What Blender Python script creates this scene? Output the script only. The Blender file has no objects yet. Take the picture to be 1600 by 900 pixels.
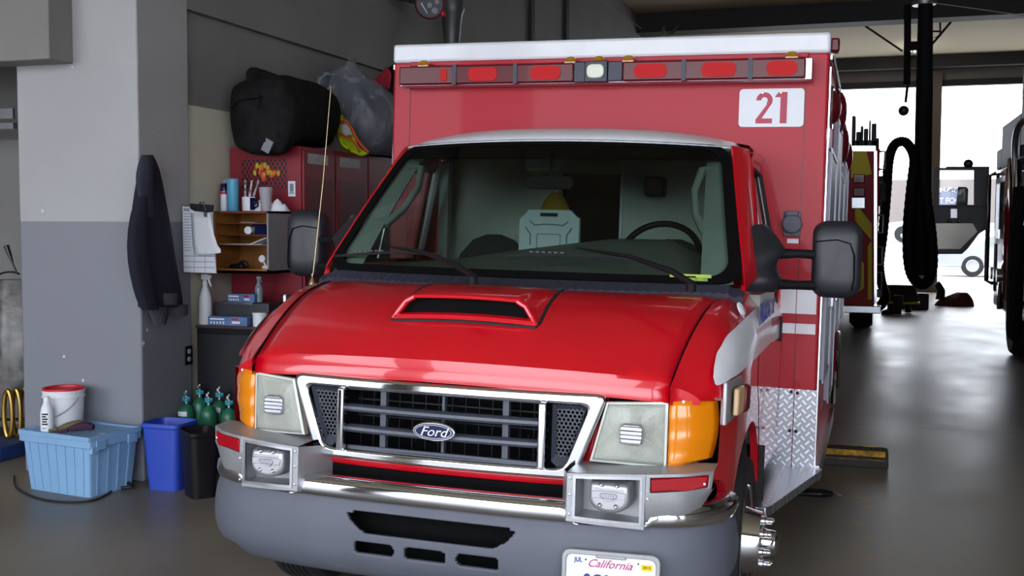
import bpy, bmesh, math, random
import numpy as np
from mathutils import Matrix, Vector
PI = math.pi
rnd = random.Random(7)
sc = bpy.context.scene
COL = sc.collection

# ------------------------------------------------------------------ camera, world, exposure
FPX = 1723.5                       # focal length in pixels of a 1600 px wide frame
def cam_basis(yaw, pitch, roll):
    yaw, pitch, roll = map(math.radians, (yaw, pitch, roll))
    cy, sy, cp, sp = math.cos(yaw), math.sin(yaw), math.cos(pitch), math.sin(pitch)
    fw = Vector((-sy*cp, cy*cp, -sp)); r = Vector((cy, sy, 0)); u = r.cross(fw)
    cr, sr = math.cos(roll), math.sin(roll)
    return cr*r + sr*u, -sr*r + cr*u, fw
def cam_matrix(loc, b):
    m = Matrix.Identity(4)
    for i in range(3):
        m[i][0], m[i][1], m[i][2], m[i][3] = b[0][i], b[1][i], -b[2][i], loc[i]
    return m
CW, BW = Vector((1.434, -3.582, 1.61)), cam_basis(18.02, 3.4, 0.2)        # in the building
CV, BV = Vector((1.4341, -3.5822, 1.5202)), cam_basis(18.02, 2.3705, 1.6836)  # in the ambulance's own frame
MW, MV = cam_matrix(CW, BW), cam_matrix(CV, BV)
AMB = MW @ MV.inverted()           # how the ambulance stands on the floor (slight lean on its springs)
cam = bpy.data.cameras.new('camera'); camo = bpy.data.objects.new('camera', cam); COL.objects.link(camo)
camo.matrix_world = MW
cam.sensor_width = 36; cam.lens = FPX/1600*36; cam.clip_start = .05; cam.clip_end = 400
sc.camera = camo
def _un(px, py, ax, val, C, Bs):
    d = Bs[2] + Bs[0]*((px-800)/FPX) - Bs[1]*((py-450)/FPX)
    i = 'xyz'.index(ax); t = (val - C[i])/d[i]
    return C + d*t
def W(px, py, ax, val): return _un(px, py, ax, val, CW, BW)     # a measured point of the photo on a known plane of the room
def V(px, py, ax, val): return _un(px, py, ax, val, CV, BV)     # the same in the ambulance's frame

world = bpy.data.worlds.new('sky'); sc.world = world; world.use_nodes = True
bg = world.node_tree.nodes['Background']
bg.inputs[0].default_value = (.86, .91, 1.0, 1); bg.inputs[1].default_value = 1.5
sc.view_settings.view_transform = 'Standard'; sc.view_settings.look = 'None'
sc.view_settings.gamma = 1; sc.view_settings.use_curve_mapping = False
sc.view_settings.exposure = 2.05
sc.cycles.max_bounces = 10; sc.cycles.diffuse_bounces = 5; sc.cycles.glossy_bounces = 5
sc.cycles.transparent_max_bounces = 24; sc.cycles.use_denoising = True; sc.cycles.caustics_reflective = False
sc.cycles.sample_clamp_indirect = 4

# ------------------------------------------------------------------ helpers
def crom(P, n):
    """Catmull-Rom through the rows of P (k,...) -> about (k-1)*n+1 samples"""
    P = np.asarray(P, float); k = len(P)
    if k == 2: return np.array([P[0]*(1-t)+P[1]*t for t in np.linspace(0, 1, n+1)])
    E = np.concatenate([[2*P[0]-P[1]], P, [2*P[-1]-P[-2]]]); out = []
    for i in range(k-1):
        a, b, c, d = E[i], E[i+1], E[i+2], E[i+3]
        for j in range(n):
            t = j/n
            out.append(.5*((2*b)+(c-a)*t+(2*a-5*b+4*c-d)*t*t+(3*b-a-3*c+d)*t**3))
    out.append(P[-1]); return np.array(out)
def lerp(x, xs, ys): return float(np.interp(x, xs, ys))
class B:
    def __init__(s): s.bm = bmesh.new()
    def grid(s, rows, mi=0, closed_u=False, flip=False):
        V_ = [[s.bm.verts.new(tuple(map(float, p))) for p in r] for r in rows]
        n = len(V_[0])
        for i in range(len(V_)-1):
            for j in range(n if closed_u else n-1):
                q = [V_[i][j], V_[i][(j+1) % n], V_[i+1][(j+1) % n], V_[i+1][j]]
                if flip: q.reverse()
                try: f = s.bm.faces.new(q); f.material_index = mi; f.smooth = True
                except ValueError: pass
        return V_
    def patch(s, ctrl, nu=4, nv=4, mi=0, flip=False):
        a = crom(np.array(ctrl, float), nv)
        a = np.array([crom(r, nu) for r in a]); s.grid(a, mi, flip=flip); return s
    def poly(s, pts, mi=0):
        f = s.bm.faces.new([s.bm.verts.new(tuple(map(float, p))) for p in pts]); f.material_index = mi; return s
    def box(s, c, d, rot=None, mi=0, taper=1.0):
        vs = []
        for z in (-.5, .5):
            k = taper if z > 0 else 1
            for x, y in ((-.5, -.5), (.5, -.5), (.5, .5), (-.5, .5)):
                v = Vector((x*d[0]*k, y*d[1]*k, z*d[2]))
                if rot is not None: v = rot @ v
                vs.append(s.bm.verts.new(v + Vector(c)))
        for f in ((3, 2, 1, 0), (4, 5, 6, 7), (0, 1, 5, 4), (1, 2, 6, 5), (2, 3, 7, 6), (3, 0, 4, 7)):
            s.bm.faces.new([vs[i] for i in f]).material_index = mi
        return s
    def bb(s, x0, x1, y0, y1, z0, z1, mi=0):
        return s.box(((x0+x1)/2, (y0+y1)/2, (z0+z1)/2), (abs(x1-x0), abs(y1-y0), abs(z1-z0)), mi=mi)
    def prism(s, pts, vec, mi=0, taper=1.0):
        vec = Vector(vec); P = [Vector(p) for p in pts]; c = sum(P, Vector())/len(P)
        a = [s.bm.verts.new(p) for p in P]; b = [s.bm.verts.new(c+(p-c)*taper+vec) for p in P]
        n = len(P); fs = [s.bm.faces.new(a[::-1]), s.bm.faces.new(b)]
        for i in range(n): fs.append(s.bm.faces.new([a[i], a[(i+1) % n], b[(i+1) % n], b[i]]))
        for f in fs: f.material_index = mi
        return s
    def ring(s, outer, inner, vec, mi=0):
        """a flat frame between two loops with the same point count, extruded by vec"""
        n = len(outer); vec = Vector(vec)
        A = [s.bm.verts.new(Vector(p)) for p in outer]; I = [s.bm.verts.new(Vector(p)) for p in inner]
        A2 = [s.bm.verts.new(Vector(p)+vec) for p in outer]; I2 = [s.bm.verts.new(Vector(p)+vec) for p in inner]
        for i in range(n):
            j = (i+1) % n
            for q in ([A[i], A[j], I[j], I[i]], [A2[i], I2[i], I2[j], A2[j]], [A[i], A2[i], A2[j], A[j]], [I[i], I[j], I2[j], I2[i]]):
                s.bm.faces.new(q).material_index = mi
        return s
    def tube(s, pts, r, n=8, closed=False, mi=0, flat=None):
        P = [Vector(p) for p in pts]; k = len(P)
        R = r if hasattr(r, '__len__') else [r]*k
        rows = []; up = None
        for i in range(k):
            t = (P[(i+1) % k]-P[i-1]) if closed else (P[min(i+1, k-1)]-P[max(i-1, 0)])
            if t.length < 1e-9: t = Vector((0, 0, 1))
            t.normalize()
            if up is None:
                up = Vector((0, 0, 1)) if abs(t.z) < .9 else Vector((1, 0, 0))
            a = t.cross(up)
            if a.length < 1e-6: a = t.cross(Vector((1, .1, 0)))
            a.normalize(); b = a.cross(t).normalized(); up = b
            fl = flat or 1
            rows.append([P[i]+a*math.cos(2*PI*j/n)*R[i]+b*math.sin(2*PI*j/n)*R[i]*fl for j in range(n)])
        if closed: rows.append(rows[0])
        vs = s.grid(rows, mi, closed_u=True)
        if not closed:
            for row, rev in ((vs[0], True), (vs[-1], False)):
                try: s.bm.faces.new(row[::-1] if rev else row).material_index = mi
                except ValueError: pass
        return s
    def lathe(s, prof, o=(0, 0, 0), ax=(0, 0, 1), n=24, mi=0, sx=1.0):
        o = Vector(o); ax = Vector(ax).normalized()
        a = ax.orthogonal().normalized(); b = ax.cross(a)
        if abs(ax.z) > .99: a, b = Vector((1, 0, 0)), Vector((0, 1, 0))*(1 if ax.z > 0 else -1)
        rows = [[o+ax*h+(a*math.cos(2*PI*j/n)*sx+b*math.sin(2*PI*j/n))*r for j in range(n)] for r, h in prof]
        vs = s.grid(rows, mi, closed_u=True)
        for row, (r, h), rev in ((vs[0], prof[0], True), (vs[-1], prof[-1], False)):
            if r > 1e-6:
                try: s.bm.faces.new(row[::-1] if rev else row).material_index = mi
                except ValueError: pass
        bmesh.ops.remove_doubles(s.bm, verts=[v for row in (vs[0], vs[-1]) for v in row], dist=1e-7)
        return s
    def ball(s, c, r, n=14, mi=0):
        r = r if hasattr(r, '__len__') else (r, r, r); m = n//2
        rows = []
        for i in range(m+1):
            th = PI*i/m
            rows.append([(c[0]+r[0]*math.sin(th)*math.cos(2*PI*j/n), c[1]+r[1]*math.sin(th)*math.sin(2*PI*j/n), c[2]+r[2]*math.cos(th)) for j in range(n)])
        vs = s.grid(rows, mi, closed_u=True, flip=True)
        bmesh.ops.remove_doubles(s.bm, verts=vs[0]+vs[-1], dist=1e-6)
        return s
    def make(s, name, mats, parent=None, bevel=0, ang=35, solid=0, subd=0, seg=2, recalc=True, off=-1):
        me = bpy.data.meshes.new(name)
        if recalc and len(s.bm.faces): bmesh.ops.recalc_face_normals(s.bm, faces=s.bm.faces)
        for f in s.bm.faces: f.smooth = True
        s.bm.to_mesh(me); s.bm.free()
        for m in (mats if isinstance(mats, (list, tuple)) else [mats]): me.materials.append(m)
        o = bpy.data.objects.new(name, me); COL.objects.link(o)
        if parent: o.parent = parent
        if subd:
            md = o.modifiers.new('s', 'SUBSURF'); md.levels = md.render_levels = subd
        else: me.set_sharp_from_angle(angle=math.radians(ang))
        if solid: md = o.modifiers.new('t', 'SOLIDIFY'); md.thickness = solid; md.offset = off
        if bevel:
            md = o.modifiers.new('b', 'BEVEL'); md.width = bevel; md.segments = seg; md.limit_method = 'ANGLE'; md.angle_limit = math.radians(30)
            md.harden_normals = False
        return o
def tag(o, label, cat, group=None):
    o['label'] = label; o['category'] = cat
    if group: o['group'] = group
    return o
def thing(name, label, cat, loc=(0, 0, 0), rz=0, group=None):
    o = bpy.data.objects.new(name, None); COL.objects.link(o); o.empty_display_size = .1
    o.location = loc; o.rotation_euler = (0, 0, rz); return tag(o, label, cat, group)
def struct(o): o['kind'] = 'structure'; return o
def copy_tree(o, parent=None):
    c = o.copy(); COL.objects.link(c)
    if parent is not None: c.parent = parent
    for ch in list(o.children): copy_tree(ch, c)
    return c
def rrect(w, h, r, n=5, cx=0, cz=0):
    """rounded rectangle outline in (x, z)"""
    out = []
    for sx, sz, a0 in ((1, 1, 0), (-1, 1, 90), (-1, -1, 180), (1, -1, 270)):
        for i in range(n+1):
            a = math.radians(a0+90*i/n)
            out.append((cx+sx*(w/2-r)+r*math.cos(a), cz+sz*(h/2-r)+r*math.sin(a)))
    return out
def text(s, name, size, m, parent, loc, rot=(PI/2, 0, 0), ext=.001, shear=0, off=0, sx=1, mirror=False):
    cu = bpy.data.curves.new(name, 'FONT'); cu.body = s; cu.size = size; cu.extrude = ext; cu.shear = shear; cu.offset = off
    cu.align_x = 'CENTER'; cu.align_y = 'CENTER'; cu.resolution_u = 3
    t = bpy.data.objects.new(name, cu); COL.objects.link(t)
    dg = bpy.context.evaluated_depsgraph_get(); me = bpy.data.meshes.new_from_object(t.evaluated_get(dg))
    bpy.data.objects.remove(t); me.materials.clear(); me.materials.append(m)
    o = bpy.data.objects.new(name, me); COL.objects.link(o); o.location = loc; o.rotation_euler = rot; o.scale = (sx, 1, 1)
    if parent: o.parent = parent
    return o

# ------------------------------------------------------------------ materials
def lin(c):
    return tuple((v/12.92 if v <= .04045 else ((v+.055)/1.055)**2.4) for v in [x/255 for x in c])
def mat(name, rgb, rough=.5, metal=0, noise=0, nscale=8, bump=0, bscale=60, coat=0, trans=0, alpha=1, emit=None, spec=.5, rgb2=None, detail=4):
    m = bpy.data.materials.new(name); m.use_nodes = True; nt = m.node_tree; p = nt.nodes['Principled BSDF']
    c = lin(rgb); p.inputs['Base Color'].default_value = (*c, 1)
    p.inputs['Roughness'].default_value = rough; p.inputs['Metallic'].default_value = metal
    p.inputs['Specular IOR Level'].default_value = spec
    if coat: p.inputs['Coat Weight'].default_value = coat; p.inputs['Coat Roughness'].default_value = .04
    if trans: p.inputs['Transmission Weight'].default_value = trans
    if alpha < 1: p.inputs['Alpha'].default_value = alpha
    if emit: p.inputs['Emission Color'].default_value = (*emit[0], 1); p.inputs['Emission Strength'].default_value = emit[1]
    tc = nt.nodes.new('ShaderNodeTexCoord')
    if noise or rgb2:
        n = nt.nodes.new('ShaderNodeTexNoise'); n.inputs['Scale'].default_value = nscale; n.inputs['Detail'].default_value = detail
        nt.links.new(tc.outputs['Object'], n.inputs['Vector'])
        r = nt.nodes.new('ShaderNodeValToRGB'); r.color_ramp.elements[0].position = .32; r.color_ramp.elements[1].position = .68
        c2 = lin(rgb2) if rgb2 else tuple(min(1, v*(1+noise)) for v in c)
        c1 = c if rgb2 else tuple(v*(1-noise) for v in c)
        r.color_ramp.elements[0].color = (*c1, 1); r.color_ramp.elements[1].color = (*c2, 1)
        nt.links.new(n.outputs['Fac'], r.inputs['Fac']); nt.links.new(r.outputs['Color'], p.inputs['Base Color'])
    if bump:
        n = nt.nodes.new('ShaderNodeTexNoise'); n.inputs['Scale'].default_value = bscale; n.inputs['Detail'].default_value = 3
        nt.links.new(tc.outputs['Object'], n.inputs['Vector'])
        b = nt.nodes.new('ShaderNodeBump'); b.inputs['Strength'].default_value = bump; b.inputs['Distance'].default_value = .01
        nt.links.new(n.outputs['Fac'], b.inputs['Height']); nt.links.new(b.outputs['Normal'], p.inputs['Normal'])
    return m
def glass(name, tint, gl=.04, rough=0.0):
    """a thin pane: what lies behind is seen through its tint, the room reflects in it"""
    m = bpy.data.materials.new(name); m.use_nodes = True; nt = m.node_tree; nt.nodes.clear()
    o = nt.nodes.new('ShaderNodeOutputMaterial'); mx = nt.nodes.new('ShaderNodeMixShader')
    t = nt.nodes.new('ShaderNodeBsdfTransparent'); g = nt.nodes.new('ShaderNodeBsdfGlossy'); f = nt.nodes.new('ShaderNodeFresnel')
    t.inputs['Color'].default_value = (*tint, 1); g.inputs['Roughness'].default_value = rough; f.inputs['IOR'].default_value = 1.45
    nt.links.new(f.outputs[0], mx.inputs[0]); nt.links.new(t.outputs[0], mx.inputs[1]); nt.links.new(g.outputs[0], mx.inputs[2])
    nt.links.new(mx.outputs[0], o.inputs[0]); return m
def N(nt, typ, **k):
    n = nt.nodes.new(typ)
    for a, v in k.items(): setattr(n, a, v)
    return n
def math_(nt, op, a, b=None, c=None):
    n = nt.nodes.new('ShaderNodeMath'); n.operation = op
    for i, v in enumerate((a, b, c)):
        if v is None: continue
        if isinstance(v, (int, float)): n.inputs[i].default_value = v
        else: nt.links.new(v, n.inputs[i])
    return n.outputs[0]
def mixc(nt, fac, a, b):
    n = nt.nodes.new('ShaderNodeMix'); n.data_type = 'RGBA'
    nt.links.new(fac, n.inputs[0])
    for i, v in ((6, a), (7, b)):
        if isinstance(v, tuple): n.inputs[i].default_value = (*v, 1)
        else: nt.links.new(v, n.inputs[i])
    return n.outputs[2]
def diamond_mat(name, base, hole, pu, pv, axes=('X', 'Z'), thr=.33, metal=0, rough=.5, bump=0):
    """mesh or tread pattern of small diamonds over a sheet (pitch pu x pv)"""
    m = mat(name, base, rough, metal); nt = m.node_tree; p = nt.nodes['Principled BSDF']
    tc = N(nt, 'ShaderNodeTexCoord'); s = N(nt, 'ShaderNodeSeparateXYZ'); nt.links.new(tc.outputs['Object'], s.inputs[0])
    fs = []
    for ax, pp in zip(axes, (pu, pv)):
        q = math_(nt, 'DIVIDE', s.outputs[ax], pp); q = math_(nt, 'FRACT', q); q = math_(nt, 'SUBTRACT', q, .5); fs.append(math_(nt, 'ABSOLUTE', q))
    sm = math_(nt, 'ADD', fs[0], fs[1]); d = math_(nt, 'ABSOLUTE', math_(nt, 'SUBTRACT', sm, .5))
    h = math_(nt, 'GREATER_THAN', d, .5-thr)
    nt.links.new(mixc(nt, h, lin(base), lin(hole)), p.inputs['Base Color'])
    if bump:
        b = N(nt, 'ShaderNodeBump'); b.inputs['Strength'].default_value = bump; b.inputs['Distance'].default_value = .002
        nt.links.new(h, b.inputs['Height']); nt.links.new(b.outputs[0], p.inputs['Normal'])
    return m
def tread_mat(name, axes=('X', 'Z'), scale=22):
    """polished aluminium tread plate: raised bars in alternating directions"""
    m = mat(name, (176, 180, 186), .33, .85); nt = m.node_tree; p = nt.nodes['Principled BSDF']
    tc = N(nt, 'ShaderNodeTexCoord'); s = N(nt, 'ShaderNodeSeparateXYZ'); nt.links.new(tc.outputs['Object'], s.inputs[0])
    u = math_(nt, 'MULTIPLY', s.outputs[axes[0]], scale); v = math_(nt, 'MULTIPLY', s.outputs[axes[1]], scale)
    a = math_(nt, 'ADD', u, v); b = math_(nt, 'SUBTRACT', u, v)
    chk = math_(nt, 'MODULO', math_(nt, 'ADD', math_(nt, 'FLOOR', a), math_(nt, 'ADD', math_(nt, 'FLOOR', b), 200)), 2)
    fa = math_(nt, 'ABSOLUTE', math_(nt, 'SUBTRACT', math_(nt, 'FRACT', a), .5)); fb = math_(nt, 'ABSOLUTE', math_(nt, 'SUBTRACT', math_(nt, 'FRACT', b), .5))
    def bar(x, y): return math_(nt, 'MULTIPLY', math_(nt, 'LESS_THAN', x, .14), math_(nt, 'LESS_THAN', y, .42))
    h1 = bar(fa, fb); h2 = bar(fb, fa)
    h = math_(nt, 'ADD', math_(nt, 'MULTIPLY', h1, chk), math_(nt, 'MULTIPLY', h2, math_(nt, 'SUBTRACT', 1, chk)))
    bp = N(nt, 'ShaderNodeBump'); bp.inputs['Strength'].default_value = .9; bp.inputs['Distance'].default_value = .0025
    nt.links.new(h, bp.inputs['Height']); nt.links.new(bp.outputs[0], p.inputs['Normal'])
    nt.links.new(mixc(nt, h, lin((150, 152, 160)), lin((215, 218, 222))), p.inputs['Base Color'])
    return m
M = {}
M['red'] = mat('red_paint', (206, 8, 30), .28, coat=.9, noise=.05, nscale=3)
M['red_box'] = mat('red_box_paint', (176, 18, 40), .45, coat=.12, spec=.3, bump=.015, bscale=300)
M['white'] = mat('white_paint', (225, 228, 235), .35, coat=.4, noise=.03)
M['chrome'] = mat('chrome', (226, 228, 234), .07, 1)
M['chrome2'] = mat('brushed_steel', (190, 193, 200), .28, 1, noise=.08, nscale=30)
M['alu'] = mat('cast_aluminium', (165, 166, 170), .42, .55, noise=.08, nscale=14, bump=.08, bscale=160)
M['bumper'] = mat('grey_plastic', (92, 95, 106), .5, noise=.06, spec=.3, nscale=5, bump=.03, bscale=400)
M['grille'] = mat('grille_plastic', (70, 74, 86), .35)
M['black'] = mat('black_plastic', (22, 22, 26), .5, noise=.15, spec=.25)
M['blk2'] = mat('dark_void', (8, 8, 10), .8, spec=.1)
M['mirror_black'] = mat('textured_black', (34, 35, 42), .42, bump=.06, bscale=500)
M['rubber'] = mat('rubber', (24, 24, 27), .75, noise=.2, nscale=20)
M['cowl'] = mat('cowl_plastic', (52, 53, 66), .5, spec=.3)
M['trim'] = mat('grey_trim', (206, 216, 212), .6, noise=.05)
M['dash'] = mat('dashboard', (128, 134, 130), .7, bump=.1, bscale=300)
M['seat'] = mat('seat_fabric', (62, 66, 72), .9, bump=.2, bscale=200)
M['bulk'] = mat('bulkhead', (205, 208, 200), .6, noise=.04)
M['wsglass'] = glass('windshield_glass', (.50, .60, .55))
M['shade'] = glass('shade_band_glass', (.13, .16, .22))
M['sideglass'] = glass('side_glass', (.5, .56, .56))
M['amber'] = mat('amber_lens', (255, 150, 0), .12, coat=.8, trans=.25)
M['lens'] = glass('lens_glass', (.95, .97, .95), rough=.08)
def hazy(name, fac, rgb):
    m = glass(name, (.97, .98, .96), rough=.08); nt = m.node_tree; out = nt.nodes['Material Output']; src = out.inputs[0].links[0].from_socket
    d = nt.nodes.new('ShaderNodeBsdfDiffuse'); d.inputs[0].default_value = (*lin(rgb), 1); mx = nt.nodes.new('ShaderNodeMixShader'); mx.inputs[0].default_value = fac
    nt.links.new(src, mx.inputs[1]); nt.links.new(d.outputs[0], mx.inputs[2]); nt.links.new(mx.outputs[0], out.inputs[0]); return m
M['lens'] = hazy('hazed_headlamp_lens', .24, (236, 238, 228))
M['haze'] = mat('lens_haze', (214, 218, 210), .22, coat=.8)
M['redlens'] = mat('red_lens', (160, 4, 22), .3, spec=.25)
M['redlens_hot'] = mat('red_lens_inner', (196, 22, 28), .5, spec=.2)
M['redlens_dk'] = mat('red_lens_dark', (92, 10, 22), .3, coat=.15, spec=.3)
M['ambdk'] = mat('amber_bead', (176, 120, 20), .25, coat=.6)
M['signw'] = mat('sign_white', (228, 232, 240), .4)
M['signr'] = mat('sign_red', (176, 22, 62), .4)
M['navy'] = mat('navy_enamel', (18, 24, 70), .25, coat=.2, spec=.2)
M['blue'] = mat('blue_lettering', (54, 64, 140), .4)
M['tread'] = tread_mat('tread_plate')
M['tread_t'] = tread_mat('tread_plate_top', ('X', 'Y'))
M['yellow'] = mat('yellow_sticker', (238, 208, 30), .5)

# ------------------------------------------------------------------ the building
def floor_mat():
    m = mat('concrete_floor', (96, 92, 88), .34, spec=.25); nt = m.node_tree; p = nt.nodes['Principled BSDF']
    tc = N(nt, 'ShaderNodeTexCoord'); s = N(nt, 'ShaderNodeSeparateXYZ'); nt.links.new(tc.outputs['Object'], s.inputs[0])
    mp = N(nt, 'ShaderNodeMapping'); mp.inputs['Scale'].default_value = (1, .55, 1); nt.links.new(tc.outputs['Object'], mp.inputs[0])
    n1 = N(nt, 'ShaderNodeTexNoise'); n1.inputs['Scale'].default_value = .9; n1.inputs['Detail'].default_value = 8; n1.inputs['Roughness'].default_value = .6
    nt.links.new(mp.outputs[0], n1.inputs[0])
    r = N(nt, 'ShaderNodeValToRGB'); e = r.color_ramp.elements; e[0].position, e[1].position = .3, .72
    e[0].color = (*lin((98, 92, 85)), 1); e[1].color = (*lin((140, 133, 122)), 1); nt.links.new(n1.outputs[0], r.inputs[0])
    n2 = N(nt, 'ShaderNodeTexNoise'); n2.inputs['Scale'].default_value = 6; n2.inputs['Detail'].default_value = 6; nt.links.new(tc.outputs['Object'], n2.inputs[0])
    # worn yellow bay line
    L = W(1345, 860, 'z', 0)
    a = math_(nt, 'LESS_THAN', math_(nt, 'ABSOLUTE', math_(nt, 'SUBTRACT', s.outputs['X'], L.x)), .05)
    b = math_(nt, 'LESS_THAN', s.outputs['Y'], W(1345, 770, 'z', 0).y)
    w = math_(nt, 'GREATER_THAN', n2.outputs[0], .53)
    c = mixc(nt, math_(nt, 'MULTIPLY', math_(nt, 'MULTIPLY', a, b), math_(nt, 'MULTIPLY', w, .55)), r.outputs[0], lin((150, 118, 40)))
    # saw-cut joints
    yj = W(1480, 671, 'z', 0).y
    j1 = math_(nt, 'LESS_THAN', math_(nt, 'ABSOLUTE', math_(nt, 'SUBTRACT', math_(nt, 'MODULO', math_(nt, 'ADD', s.outputs['Y'], 60-yj+3), 6), 3)), .006)
    c = mixc(nt, j1, c, lin((30, 29, 30)))
    nt.links.new(c, p.inputs['Base Color'])
    rr = N(nt, 'ShaderNodeMapRange'); rr.inputs[1].default_value = .3; rr.inputs[2].default_value = .7; rr.inputs[3].default_value = .30; rr.inputs[4].default_value = .46
    nt.links.new(n1.outputs[0], rr.inputs[0]); nt.links.new(rr.outputs[0], p.inputs['Roughness'])
    bp = N(nt, 'ShaderNodeBump'); bp.inputs['Strength'].default_value = .12; bp.inputs['Distance'].default_value = .01
    nt.links.new(n2.outputs[0], bp.inputs['Height']); nt.links.new(bp.outputs[0], p.inputs['Normal'])
    return m
def wall_mat(name, low, high, z, split=True):
    """painted block: darker enamel below z, paler rough paint above, small chips"""
    m = mat(name, high, .55); nt = m.node_tree; p = nt.nodes['Principled BSDF']
    tc = N(nt, 'ShaderNodeTexCoord'); s = N(nt, 'ShaderNodeSeparateXYZ'); nt.links.new(tc.outputs['Object'], s.inputs[0])
    n = N(nt, 'ShaderNodeTexNoise'); n.inputs['Scale'].default_value = 1.3; n.inputs['Detail'].default_value = 6; nt.links.new(tc.outputs['Object'], n.inputs[0])
    hi = mixc(nt, n.outputs[0], tuple(v*.86 for v in lin(high)), tuple(v*1.12 for v in lin(high)))
    lo = mixc(nt, n.outputs[0], tuple(v*.9 for v in lin(low)), tuple(v*1.08 for v in lin(low)))
    c = mixc(nt, math_(nt, 'LESS_THAN', s.outputs['Z'], z), hi, lo)
    v = N(nt, 'ShaderNodeTexVoronoi'); v.inputs['Scale'].default_value = 7; nt.links.new(tc.outputs['Object'], v.inputs[0])
    v2 = N(nt, 'ShaderNodeTexNoise'); v2.inputs['Scale'].default_value = 3.1; nt.links.new(tc.outputs['Object'], v2.inputs[0])
    chip = math_(nt, 'MULTIPLY', math_(nt, 'LESS_THAN', v.outputs['Distance'], .075), math_(nt, 'GREATER_THAN', v2.outputs[0], .56))
    c = mixc(nt, chip, c, lin((205, 205, 200)))
    nt.links.new(c, p.inputs['Base Color'])
    b = N(nt, 'ShaderNodeTexNoise'); b.inputs['Scale'].default_value = 90; b.inputs['Detail'].default_value = 4; nt.links.new(tc.outputs['Object'], b.inputs[0])
    bp = N(nt, 'ShaderNodeBump'); bp.inputs['Strength'].default_value = .18; bp.inputs['Distance'].default_value = .01
    nt.links.new(b.outputs[0], bp.inputs['Height']); nt.links.new(bp.outputs[0], p.inputs['Normal'])
    return m
XC, YC = -2.81, 2.12                    # the pillar's corner
ZT = W(120, 346, 'y', YC).z           # height of the paint line
M['wall'] = wall_mat('painted_block', (126, 129, 138), (168, 168, 170), ZT)
M['wall_up'] = mat('painted_wall', (128, 126, 124), .7, noise=.07, nscale=1.5, bump=.15, bscale=90)
M['wall_cream'] = mat('cream_wall', (206, 204, 186), .6, noise=.05, nscale=3, bump=.1, bscale=120)
M['wall_dk'] = mat('dark_wall', (104, 96, 88), .8, noise=.08, nscale=1)
M['ceil'] = mat('ceiling_paint', (176, 168, 144), .8, noise=.05, nscale=.6)
M['beam'] = mat('beam_dark', (38, 36, 40), .7, noise=.1)
M['pvc'] = mat('door_grey', (120, 114, 112), .6)
YF = W(1465, 456, 'z', 0).y
ZC, ZH = 5.5, W(1468, 135, 'y', YF).z
def st(b, name, m, **k): return struct(b.make(name, m, **k))
st(B().bb(-9, 12, -7, YF+.3, -.2, 0), 'floor', floor_mat())
st(B().bb(-9, 12, -7, YF+.3, ZC, ZC+.2), 'ceiling', M['ceil'])
YE = W(297, 300, 'x', XC).y
zp = W(297, 163, 'x', XC).z; zq = W(297, 15, 'x', XC).z
b = B(); b.bb(W(36, 600, 'y', YC).x, XC, YC, YE, .0, ZC)
st(b, 'wall_left_pillar', M['wall'], bevel=.012)
b = B(); b.bb(-3.3, XC, YE, YF, zq, ZC); st(b, 'wall_left_upper', M['wall_up'])
b = B(); b.bb(-3.3, XC-.05, YE, YF, zp, zq); st(b, 'wall_left_panel', M['wall_up'])
b = B(); b.bb(-3.3, XC-.03, YE, YF, 0, zp); st(b, 'wall_left', M['wall_cream'])
st(B().bb(-6.2, W(77, 92, 'y', 1.91).x, 1.91, YC, W(77, 92, 'y', 1.91).z, ZC), 'trim_1', M['wall_up'], bevel=.006)
st(B().bb(-9, -3.3, 3.3, 3.45, 0, ZC), 'wall_side_bay', M['wall_up'])
st(B().bb(-9.1, -9, -7, 3.3, 0, ZC), 'wall_far_left', M['wall_up'])
st(B().bb(12, 12.1, -7, YF, 0, ZC), 'wall_right', M['wall_dk'])
# unseen front wall behind the photographer, extra open bays added for more light
b = B()
for x0, x1 in ((-9, -8.2), (-3.9, -3.0), (2.6, 3.4), (8.4, 9.2), (11.8, 12)): b.bb(x0, x1, -6.4, -6, 0, 4.7)
b.bb(-9, 12, -6.4, -6, 4.7, ZC); st(b, 'wall_front', M['wall_up'])
# far wall with the two open bays
e0, e1 = W(1431, 300, 'y', YF).x, W(1467, 300, 'y', YF).x
b = B(); b.bb(-9, -1.6, YF, YF+.35, 0, ZC); b.bb(e0, e1, YF-.25, YF+.35, 0, ZC); b.bb(7.6, 12, YF, YF+.35, 0, ZC); b.bb(-9, 12, YF, YF+.3, ZH+.9, ZC)
st(b, 'wall_far', M['wall_dk'])
for i, (x0, x1) in enumerate(((-1.6, e0), (e1, 7.6))):
    b = B(); b.bb(x0, x1, YF-.02, YF+.1, ZH+.12, ZH+.9)
    for k in range(4): b.bb(x0, x1, YF-.035, YF, ZH+.16+k*.2, ZH+.18+k*.2)
    st(b, 'door_%d' % (i+1), M['pvc'])
    st(B().bb(x0, x1, YF-.08, YF+.1, ZH, ZH+.14), 'trim_%d' % (i+2), M['beam'])
# heavy cross beam, wall pilaster pipes
YB = 16.9
zb = W(1300, 36, 'y', YB).z
st(B().bb(XC, 12, YB, YB+.5, zb, ZC), 'trim_4', M['beam'])
st(B().bb(-9, 12, 4.2, 4.4, 5.0, ZC), 'trim_5', M['beam'])
st(B().bb(XC, 12, YF-.6, YF-.3, ZC-.28, ZC), 'trim_6', M['beam'])
for i, px in enumerate((825, 880)):
    p = W(px, 30, 'x', XC)
    st(B().bb(XC, XC+.05, p.y, p.y+.14, 0, ZC), 'trim_%d' % (7+i), M['beam'])
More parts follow.
